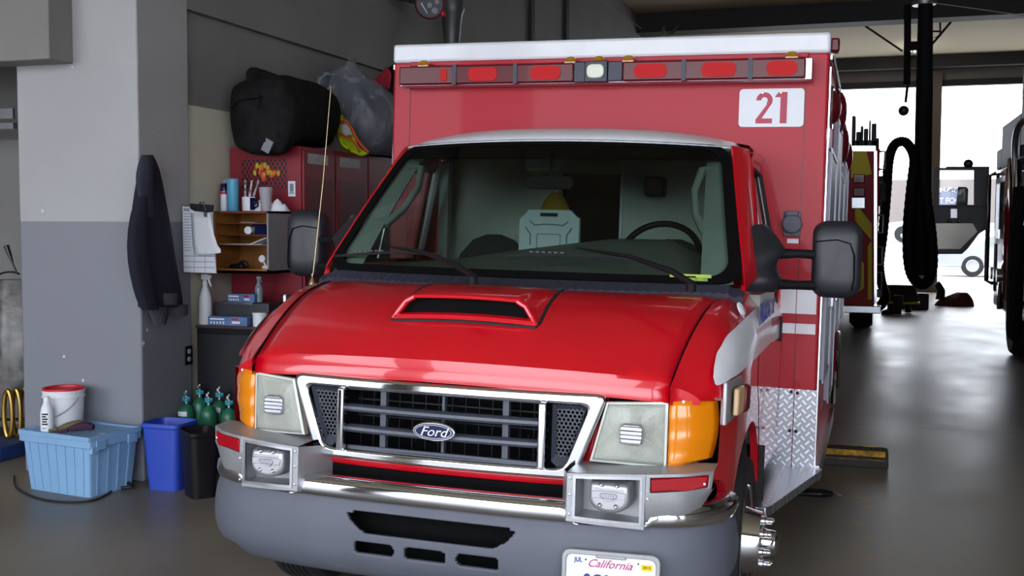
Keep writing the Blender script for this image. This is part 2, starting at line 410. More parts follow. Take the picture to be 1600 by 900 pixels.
# outside: apron, street, kerbs
M['apron'] = mat('outside_concrete', (196, 194, 190), .8, noise=.06, nscale=.5)
M['asphalt'] = mat('street', (120, 120, 124), .85, noise=.06, nscale=.8)
M['kerb'] = mat('kerb', (215, 214, 210), .8)
st(B().bb(-90, 120, YF+.3, YF+24, -.2, -.02), 'ground_1', M['apron'])
ZS = W(1409, 378.5, 'y', 68).z
st(B().prism([(-90, YF+24, -.02), (-90, 60, ZS), (-90, 140, ZS), (-90, 140, -1), (-90, YF+24, -1)], (210, 0, 0)), 'ground_2', M['asphalt'])
st(B().bb(-90, 120, -60, -7, -.2, -.02), 'ground_3', M['apron'])

# ------------------------------------------------------------------ the ambulance
amb = thing('ambulance', 'red and white box ambulance with a hood scoop, parked facing the camera', 'ambulance')
amb.matrix_world = AMB
def A(b, name, m, parent=None, **k): return b.make(name, m, parent or amb, **k)
# --- surfaces shared by the nose parts
HX = .86
def Yf(x): return .045+.085*(abs(x)/.8)**2          # front edge of the hood in plan
def Yb(x): return .64+.24*(abs(x)/.87)**2           # rear edge of the hood in plan
def hz(x, y):
    k = (abs(x)/.8)**2; zf = 1.085-.025*k; zb_ = 1.338-.006*k
    t = max(0, min(1, (y-Yf(x))/(Yb(x)-Yf(x)))); return zf+(zb_-zf)*(1-(1-t)**1.95)
def seam(t): return .80+.07*t                       # x of the hood / fender seam, t from front to rear
def seamY(t): return Yf(seam(t))*(1-t)+Yb(seam(t))*t
def base_x(y): return lerp(y, [.1, .2, .3, .45, .7, 1.0, 2.2], [.90, .95, .972, .99, 1.0, 1.005, 1.01])
def topz(y): return hz(.85, y)-.012 if y < .88 else 1.322+.02*(y-.88)
def SX(y, z):                                       # x of the body side
    if z > 1.34 and y > .9: return base_x(y)-.012-.20*(z-1.34)
    w = max(0, min(1, (z-(topz(y)-.2))/.2)); return base_x(y)-.10*w**lerp(y, [.13, .35, .7], [7, 4, 2.1])-.03*max(0, (.9-z))
# hood
rows = []
NX = 26
us = np.linspace(-1, 1, NX+1)
def hoodpt(u, t):
    x = u*seam(t); return x, Yf(x)*(1-t)+Yb(x)*t
for dy, z_ in ((.012, -.075), (-.004, -.07), (-.006, -.045), (0, -.03), (.006, -.005)):
    rows.append([(u*.8, Yf(u*.8)+dy, hz(u*.8, Yf(u*.8))+z_) for u in us])
for t in np.linspace(.015, 1, 18):
    r = []
    for u in us:
        x, y = hoodpt(u, t); crease = .006*math.exp(-((abs(u)-.80)/.035)**2)*min(1, t*3)
        edge = -.012*max(0, (abs(u)-.93)/.07)**2
        r.append((x, y, hz(x, y)+crease+edge))
    rows.append(r)
b = B(); b.grid(rows); A(b, 'hood', M['red'], solid=.012)
# dark bay under the hood and behind the grille
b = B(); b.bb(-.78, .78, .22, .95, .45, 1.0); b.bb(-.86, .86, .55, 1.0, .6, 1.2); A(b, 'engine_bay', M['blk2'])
# fenders (each side one piece around the wheel arch)
AY, AZ, AR = .88, .37, .46
def low(y):
    d = abs(y-AY); z = AZ+math.sqrt(max(0, AR*AR-d*d)) if d < AR else 0
    return max(z, lerp(y, [.1, .3, .42], [.74, .70, .6]) if y < .45 else .5)
def fender(s):
    b = B(); rows = []
    for ys in np.concatenate([np.linspace(.13, .5, 9), np.linspace(.56, 1.34, 15)]):
        t = min(1, (ys-.13)/.75); k = max(0, 1-t*1.6)
        r = []
        zt, zl = topz(max(ys, .14)), low(ys); ph = []
        if ys > .9: zt = topz(ys)
        xs = min(seam(t), SX(ys, zt)-.005)
        r.append((s*(xs+.004), ys-.02*k, zt-.03)); r.append((s*(xs+.004), ys-.02*k, zt+.004))
        for i in range(17):
            z = zt+(1.0-zt)*(i/6)**1.1 if i <= 6 and zt > 1.0 else (.996+(min(zl, .99)-.996)*((i-7)/9))
            yy = ys if (z > .998 or z < .76) else max(ys, .243)
            x = SX(yy, z)
            r.append((s*x, yy+.06*k*(min(1, max(0, x-xs)/.15)) if yy == ys else yy, z))
        x = r[-1][0]; r.append((s*(abs(x)-.03), r[-1][1], zl-.004)); r.append((s*(abs(x)-.035), r[-1][1], zl+.03))
        rows.append(r)
    b.grid([[(p[0], p[1]-.001, p[2]) for p in rows[0][1:9]], [(p[0], p[1]+.002, .985) for p in rows[0][1:9]]])
    b.grid(rows)
    return A(b, 'fender', M['red'], ang=50)
fR = fender(1); fL = fender(-1)
for s in (1, -1):
    b = B(); b.tube([(s*(seam(t)+.002), Yf(seam(t))*(1-t)+Yb(seam(t))*t-.002, hz(seam(t), Yf(seam(t))*(1-t)+Yb(seam(t))*t)-.012) for t in np.linspace(0, .98, 16)]+[], .0042, 6); A(b, 'hood_gap', M['blk2'])
# wheel arch liners
for s in (1, -1):
    b = B(); rows = []
    for i in range(17):
        a = PI*i/16; rows.append([(s*.55, AY+(AR-.01)*math.cos(a), AZ+(AR-.01)*math.sin(a)), (s*.955, AY+(AR-.01)*math.cos(a), AZ+(AR-.01)*math.sin(a))])
    b.grid(rows); A(b, 'wheel_arch_liner', M['rubber'], solid=.01)
# front panel: red metal below the lamps and the grille
b = B()
b.grid([[(x, Yf(x)+d+.02*(abs(x) > .8), z) for x in np.linspace(-.93, .93, 25)] for z, d in ((.735, .055), (.730, .03), (.712, .02), (.685, .025), (.672, .05))])
for s in (1, -1): b.grid([[(s*x, Yf(x)+.03+.02*(x > .8), z+.0) for x in np.linspace(.50, .93, 9)] for z in (.768, .76, .735)])
for s in (1, -1): b.grid([[(s*(.535+.06*t+dx), Yf(.6)+.03, .76+.24*t) for t in np.linspace(0, 1, 5)] for dx in (-.03, .0)])
A(b, 'front_panel', M['red'], solid=.01, ang=60)
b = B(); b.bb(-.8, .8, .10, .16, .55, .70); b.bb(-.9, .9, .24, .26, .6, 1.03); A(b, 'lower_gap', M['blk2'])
# grille
def gx(z, top, bot): return bot+(top-bot)*(z-.715)/(1.012-.715)
def gp(x, z, d=0): return (x, Yf(x)-.035+d, z)
def trap(tw, bw, z0, z1, r, n=6, dy=0, bend=0):
    out = []
    c = [(tw, z1), (-tw, z1), (-bw, z0), (bw, z0)]
    for i in range(4):
        p = np.array(c[i]); a = np.array(c[i-1]); q = np.array(c[(i+1) % 4])
        da = (a-p)/np.linalg.norm(a-p); dq = (q-p)/np.linalg.norm(q-p)
        p0, p1 = p+da*r, p+dq*r
        for k in range(n+1):
            t = k/n; out.append(tuple((1-t)**2*p0+2*t*(1-t)*p+t*t*p1))
    res = []
    for i in range(len(out)):                      # finer along the long edges so that the frame can curve
        p, q = np.array(out[i]), np.array(out[(i+1) % len(out)])
        m = max(1, int(np.linalg.norm(q-p)/.08))
        for k in range(m): res.append(tuple(p+(q-p)*k/m))
    return res
def trap_pair(tw, bw, z0, z1, ins_t, ins_s, ins_b, r):
    o = trap(tw, bw, z0, z1, r); cz = (z0+z1)/2
    iz0, iz1 = z0+ins_b, z1-ins_t
    i_ = []
    for x, z in o:                                  # same count: squeeze the outer loop inwards
        zz = iz0+(z-z0)/(z1-z0)*(iz1-iz0); w = bw+(tw-bw)*(z-z0)/(z1-z0); wi = bw+(tw-bw)*(zz-z0)/(z1-z0)-ins_s
        i_.append((x/w*wi, zz))
    return o, i_
gr = B().ring([(0, 0, 0)]*0 or [gp(x, z, .05) for x, z in trap_pair(.605, .495, .715, 1.012, .04, .05, .035, .045)[0]],
              [gp(x, z, .05) for x, z in trap_pair(.605, .495, .715, 1.012, .04, .05, .035, .045)[1]], (0, -.045, 0))
grille = A(gr, 'grille', M['chrome'], bevel=.012, seg=3)
grille['label'] = 'chrome surround of the front grille'
for s in (1, -1):
    b = B(); b.bb(s*.382-.014, s*.382+.014, .018, .055, .745, .975); A(b, 'grille_post', M['chrome'], grille, bevel=.008, seg=3)
    # honeycomb side opening
    b = B(); tri = [gp(s*.41, .968, .025), gp(s*gx(.968, .545, .44), .968, .025), gp(s*gx(.77, .545, .45), .76, .025), gp(s*.43, .752, .025), gp(s*.41, .77, .025)]
    c_ = Vector((s*.455, .05, .88)); inn = [c_+(Vector(p)-c_)*.78+Vector((0, .03, 0)) for p in tri]
    vs = [tri, inn]; b.grid(vs, closed_u=True); A(b, 'side_bezel', M['grille'], grille, ang=20)
    b = B(); p = .0135; k = 0
    for j in range(16):
        z = .765+j*p*.866*1.15
        for i in range(8):
            x = .42+i*p*1.15+(p*.57 if j % 2 else 0)
            if x < gx(z, .545, .44)-.004 and x > .415:
                c = (s*x, .088, z)
                o_ = [(c[0]+.0088*math.cos(PI/6+a*PI/3), c[1], c[2]+.0088*math.sin(PI/6+a*PI/3)) for a in range(6)]
                i_ = [(c[0]+.0062*math.cos(PI/6+a*PI/3), c[1], c[2]+.0062*math.sin(PI/6+a*PI/3)) for a in range(6)]
                b.ring(o_, i_, (0, .006, 0))
    A(b, 'honeycomb_mesh', M['grille'], grille)
for z in (.899, .824):
    b = B(); rows = []
    for x in np.linspace(-.372, .372, 17):
        y = Yf(x)-.008
        rows.append([(x, y+.03, z+.013), (x, y+.008, z+.014), (x, y-.006, z+.006), (x, y-.008, z-.004), (x, y, z-.013), (x, y+.03, z-.014)])
    b.grid(rows, closed_u=True); A(b, 'grille_bar', M['grille'], grille)
b = B()
for x in (-.235, .235, 0):
    w = .011 if x else .005
    b.bb(x-w, x+w, .075, .10, .74, .975)
for z in (.755, .972): b.bb(-.37, .37, .06, .075, z-.006, z+.006)
A(b, 'grille_strut', M['grille'], grille)
b = B()
for i in range(14): b.bb(-.36+i*.052, -.357+i*.052, .15, .155, .74, .98)
for z in (.80, .86, .92): b.bb(-.37, .37, .15, .16, z-.003, z+.003)
for x, z in ((.28, .84), (.31, .84), (-.12, .79), (.33, .78)): b.lathe([(.006, 0), (.006, .02), (.002, .03)], (x, .14, z), (0, -1, 0), 8)
A(b, 'radiator', M['black'], grille)
# oval emblem
def oval(w, h, n=32, cx=0, cz=.848): return [(cx+w/2*math.cos(2*PI*i/n), 0, cz+h/2*math.sin(2*PI*i/n)) for i in range(n)]
def oy(pts, y): return [(p[0], y, p[2]) for p in pts]
EX, EZ = -.009, .846
em = A(B().prism(oy(oval(.162, .068, cx=EX, cz=EZ), .028), (0, -.02, 0)), 'emblem', M['chrome'], grille, bevel=.004)
A(B().prism(oy(oval(.148, .056, cx=EX, cz=EZ), .012), (0, -.0065, 0)), 'emblem_field', M['navy'], em)
A(B().ring(oy(oval(.138, .048, cx=EX, cz=EZ), .0055), oy(oval(.134, .045, cx=EX, cz=EZ), .0055), (0, -.001, 0)), 'emblem_line', M['chrome'], em)
text('Ford', 'emblem_lettering', .047, M['signw'], em, (EX, .0042, EZ-.001), shear=.35, sx=1.12)
# headlamps
def hl_pt(u, v, d=0):          # u 0 inner..1 outer, v 0 bottom..1 top
    x = (.545+.052*v)*(1-u)+.797*u; z = (.782+.205*v)*(1-u)+(.768+.226*v)*u
    return x, Yf(x)-.02+.02*u+d-.012*(4*u*(1-u))*(4*v*(1-v)), z
for s in (1, -1):
    b = B(); rows = [[(lambda p: (s*p[0], p[1], p[2]))(hl_pt(u, v)) for u in np.linspace(0, 1, 15)] for v in np.linspace(0, 1, 9)]
    b.grid(rows); hl = A(b, 'headlight', M['lens'], solid=.004)
    hl['label'] = 'clear rectangular headlight'
    b = B(); o_ = [hl_pt(u, v) for u, v in [(t, 0) for t in np.linspace(0, 1, 6)]+[(1, t) for t in np.linspace(.2, 1, 5)]+[(t, 1) for t in np.linspace(.8, 0, 5)]+[(0, t) for t in np.linspace(.8, .2, 4)]]
    cx = sum(p[0] for p in o_)/len(o_); cz = sum(p[2] for p in o_)/len(o_)
    b.ring([(s*p[0], p[1]-.002, p[2]) for p in o_], [(s*(cx+(p[0]-cx)*.93), p[1]-.006, cz+(p[2]-cz)*.93) for p in o_], (0, .03, 0)); A(b, 'lamp_rim', M['haze'], hl)
    b = B(); rows = []                                      # reflector bowl, bright reflections mottled into its colour
    for r_, dy in ((1.0, .01), (.93, .035), (.7, .07), (.4, .095), (.2, .105)):
        rows.append([(s*(cx+(p[0]-cx)*r_), p[1]+dy, cz+(p[2]-cz)*r_) for p in o_])
    b.grid(rows, closed_u=True); b.poly(rows[-1]); A(b, 'reflector', M['painted_glints'] if 'painted_glints' in M else M.setdefault('painted_glints', mat('reflector', (214, 218, 214), .3, .35, noise=.38, nscale=11, detail=2)), hl)
    b = B(); b.prism([(s*cx+x, .085, cz+z) for x, z in rrect(.085, .075, .02, 5, cz=0)], (0, -.02, 0), taper=.9)
    for k in range(5): b.bb(s*cx-.038, s*cx+.038, .062, .068, cz-.032+k*.014, cz-.027+k*.014)
    A(b, 'bulb_shield', M['chrome2'], hl, bevel=.003)
    b = B()
    for k in range(46):                                     # fine vertical fluting inside the lens
        u = .03+k*.0205
        p0, p1 = hl_pt(u, .06, .004), hl_pt(u, .94, .004)
        b.tube([(s*p0[0], p0[1], p0[2]), (s*(p0[0]+p1[0])/2, (p0[1]+p1[1])/2-.010, (p0[2]+p1[2])/2), (s*p1[0], p1[1], p1[2])], .0007, 4)
    A(b, 'lens_fluting', M['haze'], hl)
    # amber corner lamp
    b = B(); rows = []
    for v in np.linspace(0, 1, 11):
        r = []
        for u in np.linspace(0, 1, 9):
            x0, x1 = .803, .915+.04*math.sin(PI*min(1, v*.62+.12))-(.03 if v < .08 else 0)
            x = x0+(x1-x0)*u; y = Yf(.8)-.0+(.105*u**2.1)+.012*u
            z = (.766+.01*u)+(.994-.766)*v+(0.004*(v-.5)*u)
            r.append((s*x, y+.004*math.sin(v*44), z))
        rows.append(r)
    b.grid(rows); tl = A(b, 'turn_signal', M['amber'], solid=.012)
    tl['label'] = 'amber corner lamp'
    b = B(); rows2 = [[(p[0]*.985, p[1]+.03, p[2]) for p in r] for r in rows]; b.grid(rows2); A(b, 'lamp_backing', M.setdefault('amb_in', mat('amber_reflector', (255, 176, 40), .3, .3)), tl)
    b = B(); b.lathe([(.005, 0), (.005, .008)], (s*.85, .125, 1.0), (0, -1, 0), 8); A(b, 'lamp_screw', M['chrome2'], tl)
# hood scoop
def sh(x, y):                                              # height of the scoop over the hood
    t = (y-.262)/(.635-.262); a = abs(x)/.283; e = min(1, max(0, (1-a)/.24)); e = e*e*(3-2*e)*.5+e*.5
    return (.078*(1-t)*(1-.1*t)+.003)*e
b = B(); rows = []
for y in np.linspace(.262, .635, 14):
    r = []
    for x in [.283*math.sin(q*PI/2) for q in np.linspace(-1, 1, 37)]:
        yy = y+.0*abs(x); xx = x*(1-.04*(y-.262)/.373)
        r.append((xx, yy, hz(xx, yy)+sh(x, y)-.001))
    rows.append(r)
b.grid(rows); scoop = A(b, 'hood_scoop', M['red'], solid=.008)
b = B(); b.tube([(-.285, .255, hz(.285, .255)+.002)]+[(x, .250, hz(x, .250)+.008) for x in np.linspace(-.27, .27, 9)]+[(.285, .255, hz(.285, .255)+.002)], .012, 8)
A(b, 'scoop_lip', M['red'], scoop)
for s in (1, -1):
    b = B(); b.tube([(s*.281, .250, hz(.28, .25)+.004), (s*.268, .256, hz(.27, .256)+.022), (s*.238, .264, hz(.24, .264)+.058), (s*.205, .266, hz(.2, .266)+.073)], .010, 8); A(b, 'scoop_corner', M['red'], scoop)
b = B(); b.tube([(x, .264, hz(x, .264)+.0765) for x in np.linspace(-.212, .212, 9)], .007, 8); A(b, 'scoop_brow', M['red'], scoop)
b = B(); b.tube([(s_*x_, y_, hz(x_, y_)+.001) for s_, x_, y_ in [(-1, .278, .62), (-1, .282, .5), (-1, .286, .38), (-1, .291, .27), (-1, .285, .243), (-1, .2, .238), (-1, .1, .238), (1, 0, .238), (1, .1, .238), (1, .2, .238), (1, .285, .243), (1, .291, .27), (1, .286, .38), (1, .282, .5), (1, .278, .62)]], .007, 6)
A(b, 'scoop_gasket', M['rubber'], scoop)
b = B(); b.prism([(-.262, .292, hz(.26, .29)+.002), (.262, .292, hz(.26, .29)+.002), (.20, .30, hz(0, .3)+.056), (-.20, .30, hz(0, .3)+.056)], (0, .02, .005)); A(b, 'scoop_shade', M['blk2'], scoop)  # near-black piece, shade of the scoop mouth put into its colour
# cowl
def Yw(x): return .74+.22*(abs(x)/.93)**2                 # foot of the windshield in plan
b = B(); rows = []
xs = np.linspace(-.95, .95, 191)
for k, (t, z) in enumerate(((0, 1.318), (.12, 1.338), (.5, 1.352), (1, 1.372))):
    rows.append([(x, Yb(min(.87, abs(x)))*(1-t)+Yw(x)*t+(0 if abs(x) < .87 else (abs(x)-.87)*.3), z-(.012 if abs(x) > .9 else 0)+(.0045 if (i % 4) < 2 and 0 < k < 3 else 0)) for i, x in enumerate(xs)])
b.grid(rows); A(b, 'cowl', M['cowl'], ang=20)
for px in (662, 899):
    p = V(px, 439, 'z', 1.345); b = B(); b.box((p.x, p.y, 1.348), (.035, .02, .018)); A(b, 'washer_nozzle', M['cowl'], bevel=.004)
# windshield (a pane inside a black band)
def ws(u, v):                                              # u -1..1, v 0..1
    x = u*(.945-.145*v); y0 = .74+.22*u*u; y1 = 1.345+.20*u*u; y = y0+(y1-y0)*v-.02*math.sin(PI*v)
    return x, y, 1.375+(2.0-1.375)*v-.012*v*u*u
def uvloop(w, h, r, n=8, v0=0.5):
    o = []
    for sx, sz, a0 in ((1, 1, 0), (-1, 1, 90), (-1, -1, 180), (1, -1, 270)):
        for i in range(n+1):
            a = math.radians(a0+90*i/n); o.append((sx*(w-r[0])+r[0]*math.cos(a), v0+sz*(h-r[1])+r[1]*math.sin(a)))
    res = []
    for i in range(len(o)):
        p, q = np.array(o[i]), np.array(o[(i+1) % len(o)]); m = max(1, int(abs(q-p).max()/.06))
        for k in range(m): res.append(p+(q-p)*k/m)
    return res
def off(p, d): return (p[0], p[1]-d*.7, p[2]+d*.7)
b = B(); b.grid([[ws(u, v) for u in np.linspace(-1, 1, 21)] for v in np.linspace(0, 1, 13)])
wsh = A(b, 'windshield', M['wsglass'])
lo_ = uvloop(1.0, .5, (.10, .13)); li_ = [(p[0]*.945, .5+(p[1]-.5)*.91) for p in lo_]
b = B(); b.ring([off(ws(*p), .003) for p in lo_], [off(ws(*p), .003) for p in li_], (0, .004, -.004)); A(b, 'windshield_band', M['blk2'], wsh)
b = B(); b.grid([[off(ws(u, v+.04*(u*u)), .0015) for u in np.linspace(-.94, .94, 21)] for v in (.84, .90, .957)]); A(b, 'shade_band', M['shade'], wsh)
b = B(); p = [off(ws(u, v), .004) for u, v in ((.70, .035), (.87, .035), (.87, .055), (.70, .055))]; b.prism(p, (0, .001, -.001)); A(b, 'sticker', M.setdefault('stk', mat('green_sticker', (190, 214, 90), .5)), wsh)
b = B(); p = [off(ws(u, v), .004) for u, v in ((.745, .013), (.855, .013), (.855, .034), (.745, .034))]; b.prism(p, (0, .001, -.001)); A(b, 'sticker', M.setdefault('stk2', mat('teal_sticker', (60, 150, 110), .5, rgb2=(180, 190, 60), nscale=60)), wsh)
# pillars, roof sides, cab roof
for s in (1, -1):
    b = B(); rows = []
    for v in np.linspace(-.06, 1, 12):
        p = ws(1, max(0, v)); z = p[2] if v >= 0 else p[2]+.6*v; yb = p[1]+.16; sx_ = SX(yb, z)
        rows.append([(s*(p[0]-.01), p[1]+.006, z-.006), (s*(p[0]+.006), p[1]-.004, z+.003), (s*(p[0]*.45+sx_*.55+.006), p[1]+.045, z), (s*sx_, yb-.035, z), (s*(sx_+.001), yb, z), (s*(sx_-.05), yb+.002, z)])
    b.grid(rows); A(b, 'windshield_pillar', M['red'], ang=60)
    b = B(); rows = []
    for y in np.linspace(1.72, 2.19, 7):
        rows.append([(s*.80, y, 2.02), (s*.862, y, 2.008), (s*.885, y, 1.985), (s*(SX(y, 1.95)+.004), y, 1.95), (s*(SX(y, 1.95)-.03), y, 1.94)])
    b.grid(rows); A(b, 'roof_rail', M['red'], ang=60)
b = B(); rows = []
for v in np.linspace(0, 1, 12):
    r = []
    for u in np.linspace(-1, 1, 31):
        p = ws(u, 1); X = u*(.80+.055*min(1, v*3)); y = p[1]+(2.22-p[1])*v
        crown = 2.082-.07*abs(u)**3.2-.04*(abs(u) > .93)*((abs(u)-.93)/.07)
        k = 1-(1-min(1, v*2.6))**2.4
        r.append((X, y-.012*(v == 0), p[2]-.004+(crown-p[2]+.004)*k+(.0)))
    rows.append(r)
rows.insert(0, [(p[0], p[1]-.004, p[2]-.022) for p in rows[0]])
b.grid(rows); A(b, 'cab_roof', M['white'], solid=.01, ang=60)
# doors
def door(s):
    def pt(y, z, d=0): return (s*(SX(y, z)+d), y, z)
    out = [(1.07, .50), (2.14, .50), (2.15, 1.0), (2.15, 1.33), (2.10, 1.93), (1.68, 1.94), (1.22, 1.40), (1.05, 1.33), (1.03, .95)]
    b = B()
    rows = []
    for z in np.linspace(.50, 1.33, 12):
        ya = max(lerp(z, [.5, .86, .95, 1.33], [1.36, 1.16, 1.06, 1.06]), AY+math.sqrt(max(0, (AR+.01)**2-(z-AZ)**2)))
        rows.append([pt(y, z, .002) for y in np.linspace(ya, 2.14, 9)])
    b.grid(rows)
    # window frame
    o_ = [(1.17, 1.335), (2.14, 1.335), (2.12, 1.955), (1.72, 1.965), (1.68, 1.94)]
    i_ = [(1.27, 1.40), (2.07, 1.40), (2.05, 1.90), (1.75, 1.91), (1.70, 1.885)]
    b.ring([pt(*p, .002) for p in o_], [pt(*p, .002) for p in i_], (-s*.03, 0, 0))
    d = A(b, 'door', M['red'], solid=0, ang=50)
    b = B(); q = [(1.265, 1.395), (2.075, 1.395), (2.055, 1.905), (1.745, 1.915), (1.695, 1.89)]; b.poly([pt(*p, -.012) for p in q]); A(b, 'door_window', M['sideglass'], d)
    b = B(); b.ring([pt(*p, .004) for p in i_], [pt(y+(1.72-y)*.05, z+(1.65-z)*.07, .004) for y, z in i_], (-s*.012, 0, 0)); A(b, 'window_seal', M['rubber'], d)
    b = B(); b.tube([pt(1.58, 1.42, -.008), pt(1.585, 1.6, -.008), pt(1.60, 1.83, -.008)], .009, 6); A(b, 'window_divider', M['chrome2'], d)
    b = B(); b.box((s*(SX(1.95, 1.15)+.008), 2.02, 1.13), (.016, .03, .12)); A(b, 'door_handle', M['black'], d, bevel=.004)
    b = B(); b.tube([pt(2.155, z, -.004) for z in np.linspace(.5, 1.9, 8)], .006, 6); A(b, 'door_seal', M['rubber'], d)
    return d
dR = door(1); dL = door(-1)
# cab rear wall behind the doors
for s in (1, -1):
    b = B(); b.bb(s*.99, s*1.0, 2.14, 2.21, .5, 1.34); A(b, 'cab_corner', M['red'])

# --- side stripe: white swoosh over fender and door, wrapped to the body
def side_decal(name, poly, m, s=1, d=.003, n=26, parent=None):
    """poly: (y, zlow, zhigh) stations"""
    b = B(); rows = []
    ys = np.linspace(poly[0][0], poly[-1][0], n)
    for y in ys:
        z0 = lerp(y, [p[0] for p in poly], [p[1] for p in poly]); z1 = lerp(y, [p[0] for p in poly], [p[2] for p in poly])
        rows.append([(s*(SX(y, z)+d), y, z) for z in np.linspace(z0, z1, 7)])
    b.grid(rows); return b.make(name, m, parent or amb)
for s, par in ((1, None), (-1, None)):
    if s < 0: side_decal('side_stripe', [(.285, 1.035, 1.05), (.30, 1.025, 1.085), (.34, 1.02, 1.13), (.40, 1.02, 1.165), (.5, 1.025, 1.20), (.7, 1.045, 1.245), (.9, 1.075, 1.275), (1.05, 1.10, 1.30), (1.3, 1.125, 1.315), (1.6, 1.15, 1.32), (2.14, 1.20, 1.322)], M['white'], s)
    if s < 0: side_decal('side_stripe', [(1.25, 1.075, 1.08), (1.6, 1.09, 1.13), (2.14, 1.10, 1.15)], M['white'], s)
    if s < 0: side_decal('side_stripe', [(1.12, 1.16, 1.161), (1.3, 1.165, 1.20), (2.12, 1.19, 1.225)], M.setdefault('stripe_red', mat('stripe_red', (168, 60, 90), .4)), s, d=.0045)
def surf(px, py):
    d = BV[2]+BV[0]*((px-800)/FPX)-BV[1]*((py-450)/FPX); best = None
    for t in np.linspace(3.4, 6.2, 1400):
        q = CV+d*t
        if q.y < .2: continue
        e = q.x-SX(q.y, q.z)
        if best is None or e < best[0]: best = (e, q)
        if e <= 0: break
    return best[1]
def side_strip(name, top, bot, m, d):
    T, Bt = crom([surf(*p) for p in top], 5), crom([surf(*p) for p in bot], 5); b = B()
    b.grid([[(lambda y, z: (SX(y, z)+d, y, z))(*(T[i]*(1-k)+Bt[i]*k)[1:]) for k in np.linspace(0, 1, 9)] for i in range(len(T))]); return A(b, name, m)
side_strip('side_stripe', [(1113, 588), (1115, 566), (1124, 543), (1142, 517), (1168, 492), (1196, 470), (1216, 459), (1234, 453)], [(1113, 590), (1117, 601), (1126, 600), (1146, 588), (1170, 569), (1194, 545), (1214, 524), (1232, 502)], M['white'], .003)
side_strip('side_stripe', [(1205, 533), (1214, 524), (1222, 516), (1233, 508)], [(1206, 535), (1215, 528), (1223, 524), (1233, 522)], M['white'], .003)
side_strip('side_stripe', [(1204, 497), (1214, 494), (1224, 492), (1233, 490)], [(1204, 510), (1214, 507), (1224, 504), (1233, 500)], M['stripe_red'], .0045)
text('PARAMEDIC', 'side_lettering', .15, M['blue'], amb, (SX(1.5, 1.22)+.006, 1.52, 1.235), (PI/2, 0, PI/2), sx=.95)
# side marker on the fender
q = [(.30, .95), (.345, 1.045), (.62, 1.075), (.60, .965)]
b = B(); b.prism([(SX(y, z)-.006, y, z) for y, z in ((.27, .905), (.29, 1.055), (.50, 1.06), (.49, .925))], (.016, 0, 0)); mk = A(b, 'side_marker', M['alu'], bevel=.004)
b = B(); b.prism([(SX(y, z)+.016, y, z) for y, z in ((.32, .935), (.33, 1.03), (.42, 1.035), (.41, .94))], (.02, 0, 0)); A(b, 'marker_lens', M.setdefault('tan', mat('tan_lens', (196, 160, 120), .3)), mk, bevel=.006)
b = B(); b.prism([(SX(y, z)+.016, y, z) for y, z in ((.415, .935), (.425, 1.035), (.485, 1.035), (.475, .94))], (.030, 0, 0)); A(b, 'marker_lens', M['redlens_dk'], mk, bevel=.01)
p = V(1179, 467, 'x', .95); b = B(); b.lathe([(.028, 0), (.028, .006), (.02, .01)], (SX(.95, 1.27), .80, 1.285), (1, -.25, .5), 20); A(b, 'round_sticker', M['white'])

# --- bumper
bc_ = crom([(0, -.06), (.15, -.06), (.3, -.058), (.45, -.050), (.6, -.035), (.75, -.005), (.85, .035), (.93, .098), (.985, .19), (1.008, .28), (1.012, .37)], 12)
def by(x): return float(np.interp(abs(x), bc_[:, 0], bc_[:, 1]))
xs_ = list(np.arange(0, .40, .006))+list(np.arange(.40, .84, .025)); hp = [(x, by(x)) for x in xs_]+[tuple(q) for q in bc_[::3] if q[0] > .84]
bpath = [(-x, y) for x, y in hp[:0:-1]]+hp
nrm = []
for i in range(len(bpath)):
    a, c = bpath[max(0, i-1)], bpath[min(len(bpath)-1, i+1)]; t = Vector((c[0]-a[0], c[1]-a[1])).normalized(); nrm.append((t.y, -t.x))
def brow(dz, dd, z0=0): return [(p[0]+n_[0]*dd, p[1]+n_[1]*dd, dz) for p, n_ in zip(bpath, nrm)]
b = B()
def cut(r): return [(x, y, min(z, .598-(.66-z)*.2)) if .505 < abs(x) < .765 else (x, y, z) for x, y, z in r]
b.grid([cut(brow(z, d)) for z, d in ((.640, -.15), (.655, -.10), (.660, -.03), (.654, -.008), (.640, .004), (.615, .008), (.592, .002), (.580, -.012), (.575, -.03))])
bump = A(b, 'bumper', M['chrome'], ang=60); bump['label'] = 'chrome front bumper'
# valance with an upper opening and three slots
vc_ = crom([(.28, -.10), (.32, -.045), (.36, -.012), (.40, .006), (.45, .012), (.50, .011), (.55, .003), (.59, -.012)], 8)
def val(i, z):                                   # depth profile of the grey plastic
    return float(np.interp(z, vc_[:, 0], vc_[:, 1]))
b = B()
cols = list(range(len(bpath)))
zs = [.588, .57, .552, .54, .50, .475, .462, .445, .40, .385, .36, .33, .30]
def inhole(x, z):
    if .478 < z < .553: return abs(x-.01) < .315-.075*((.553-z)/.075)**2-.02*(z > .545)
    if .402 < z < .447:
        for c in (-.195, 0.0, .195):
            d = max(abs(x-c)-.066, 0)**2+max(abs(z-.4245)-.010, 0)**2
            if d < .012**2: return True
    return False
fine = []
for i in range(len(bpath)-1):
    m = 1
    for k in range(m): fine.append(i+k/m)
fine.append(len(bpath)-1)
def fp(f, z):
    i = min(int(f), len(bpath)-2); k = f-i
    x = bpath[i][0]*(1-k)+bpath[i+1][0]*k; y = bpath[i][1]*(1-k)+bpath[i+1][1]*k
    nx = nrm[i][0]*(1-k)+nrm[i+1][0]*k; ny = nrm[i][1]*(1-k)+nrm[i+1][1]*k; d = val(0, z)
    return (x+nx*d, y+ny*d, z+(.05*max(0, (abs(x)-.8)/.2) if z < .35 else 0))
zg = sorted(set([round(.30+.0048*k, 4) for k in range(61)]), reverse=True)
grid = [[fp(f, z) for f in fine] for z in zg]
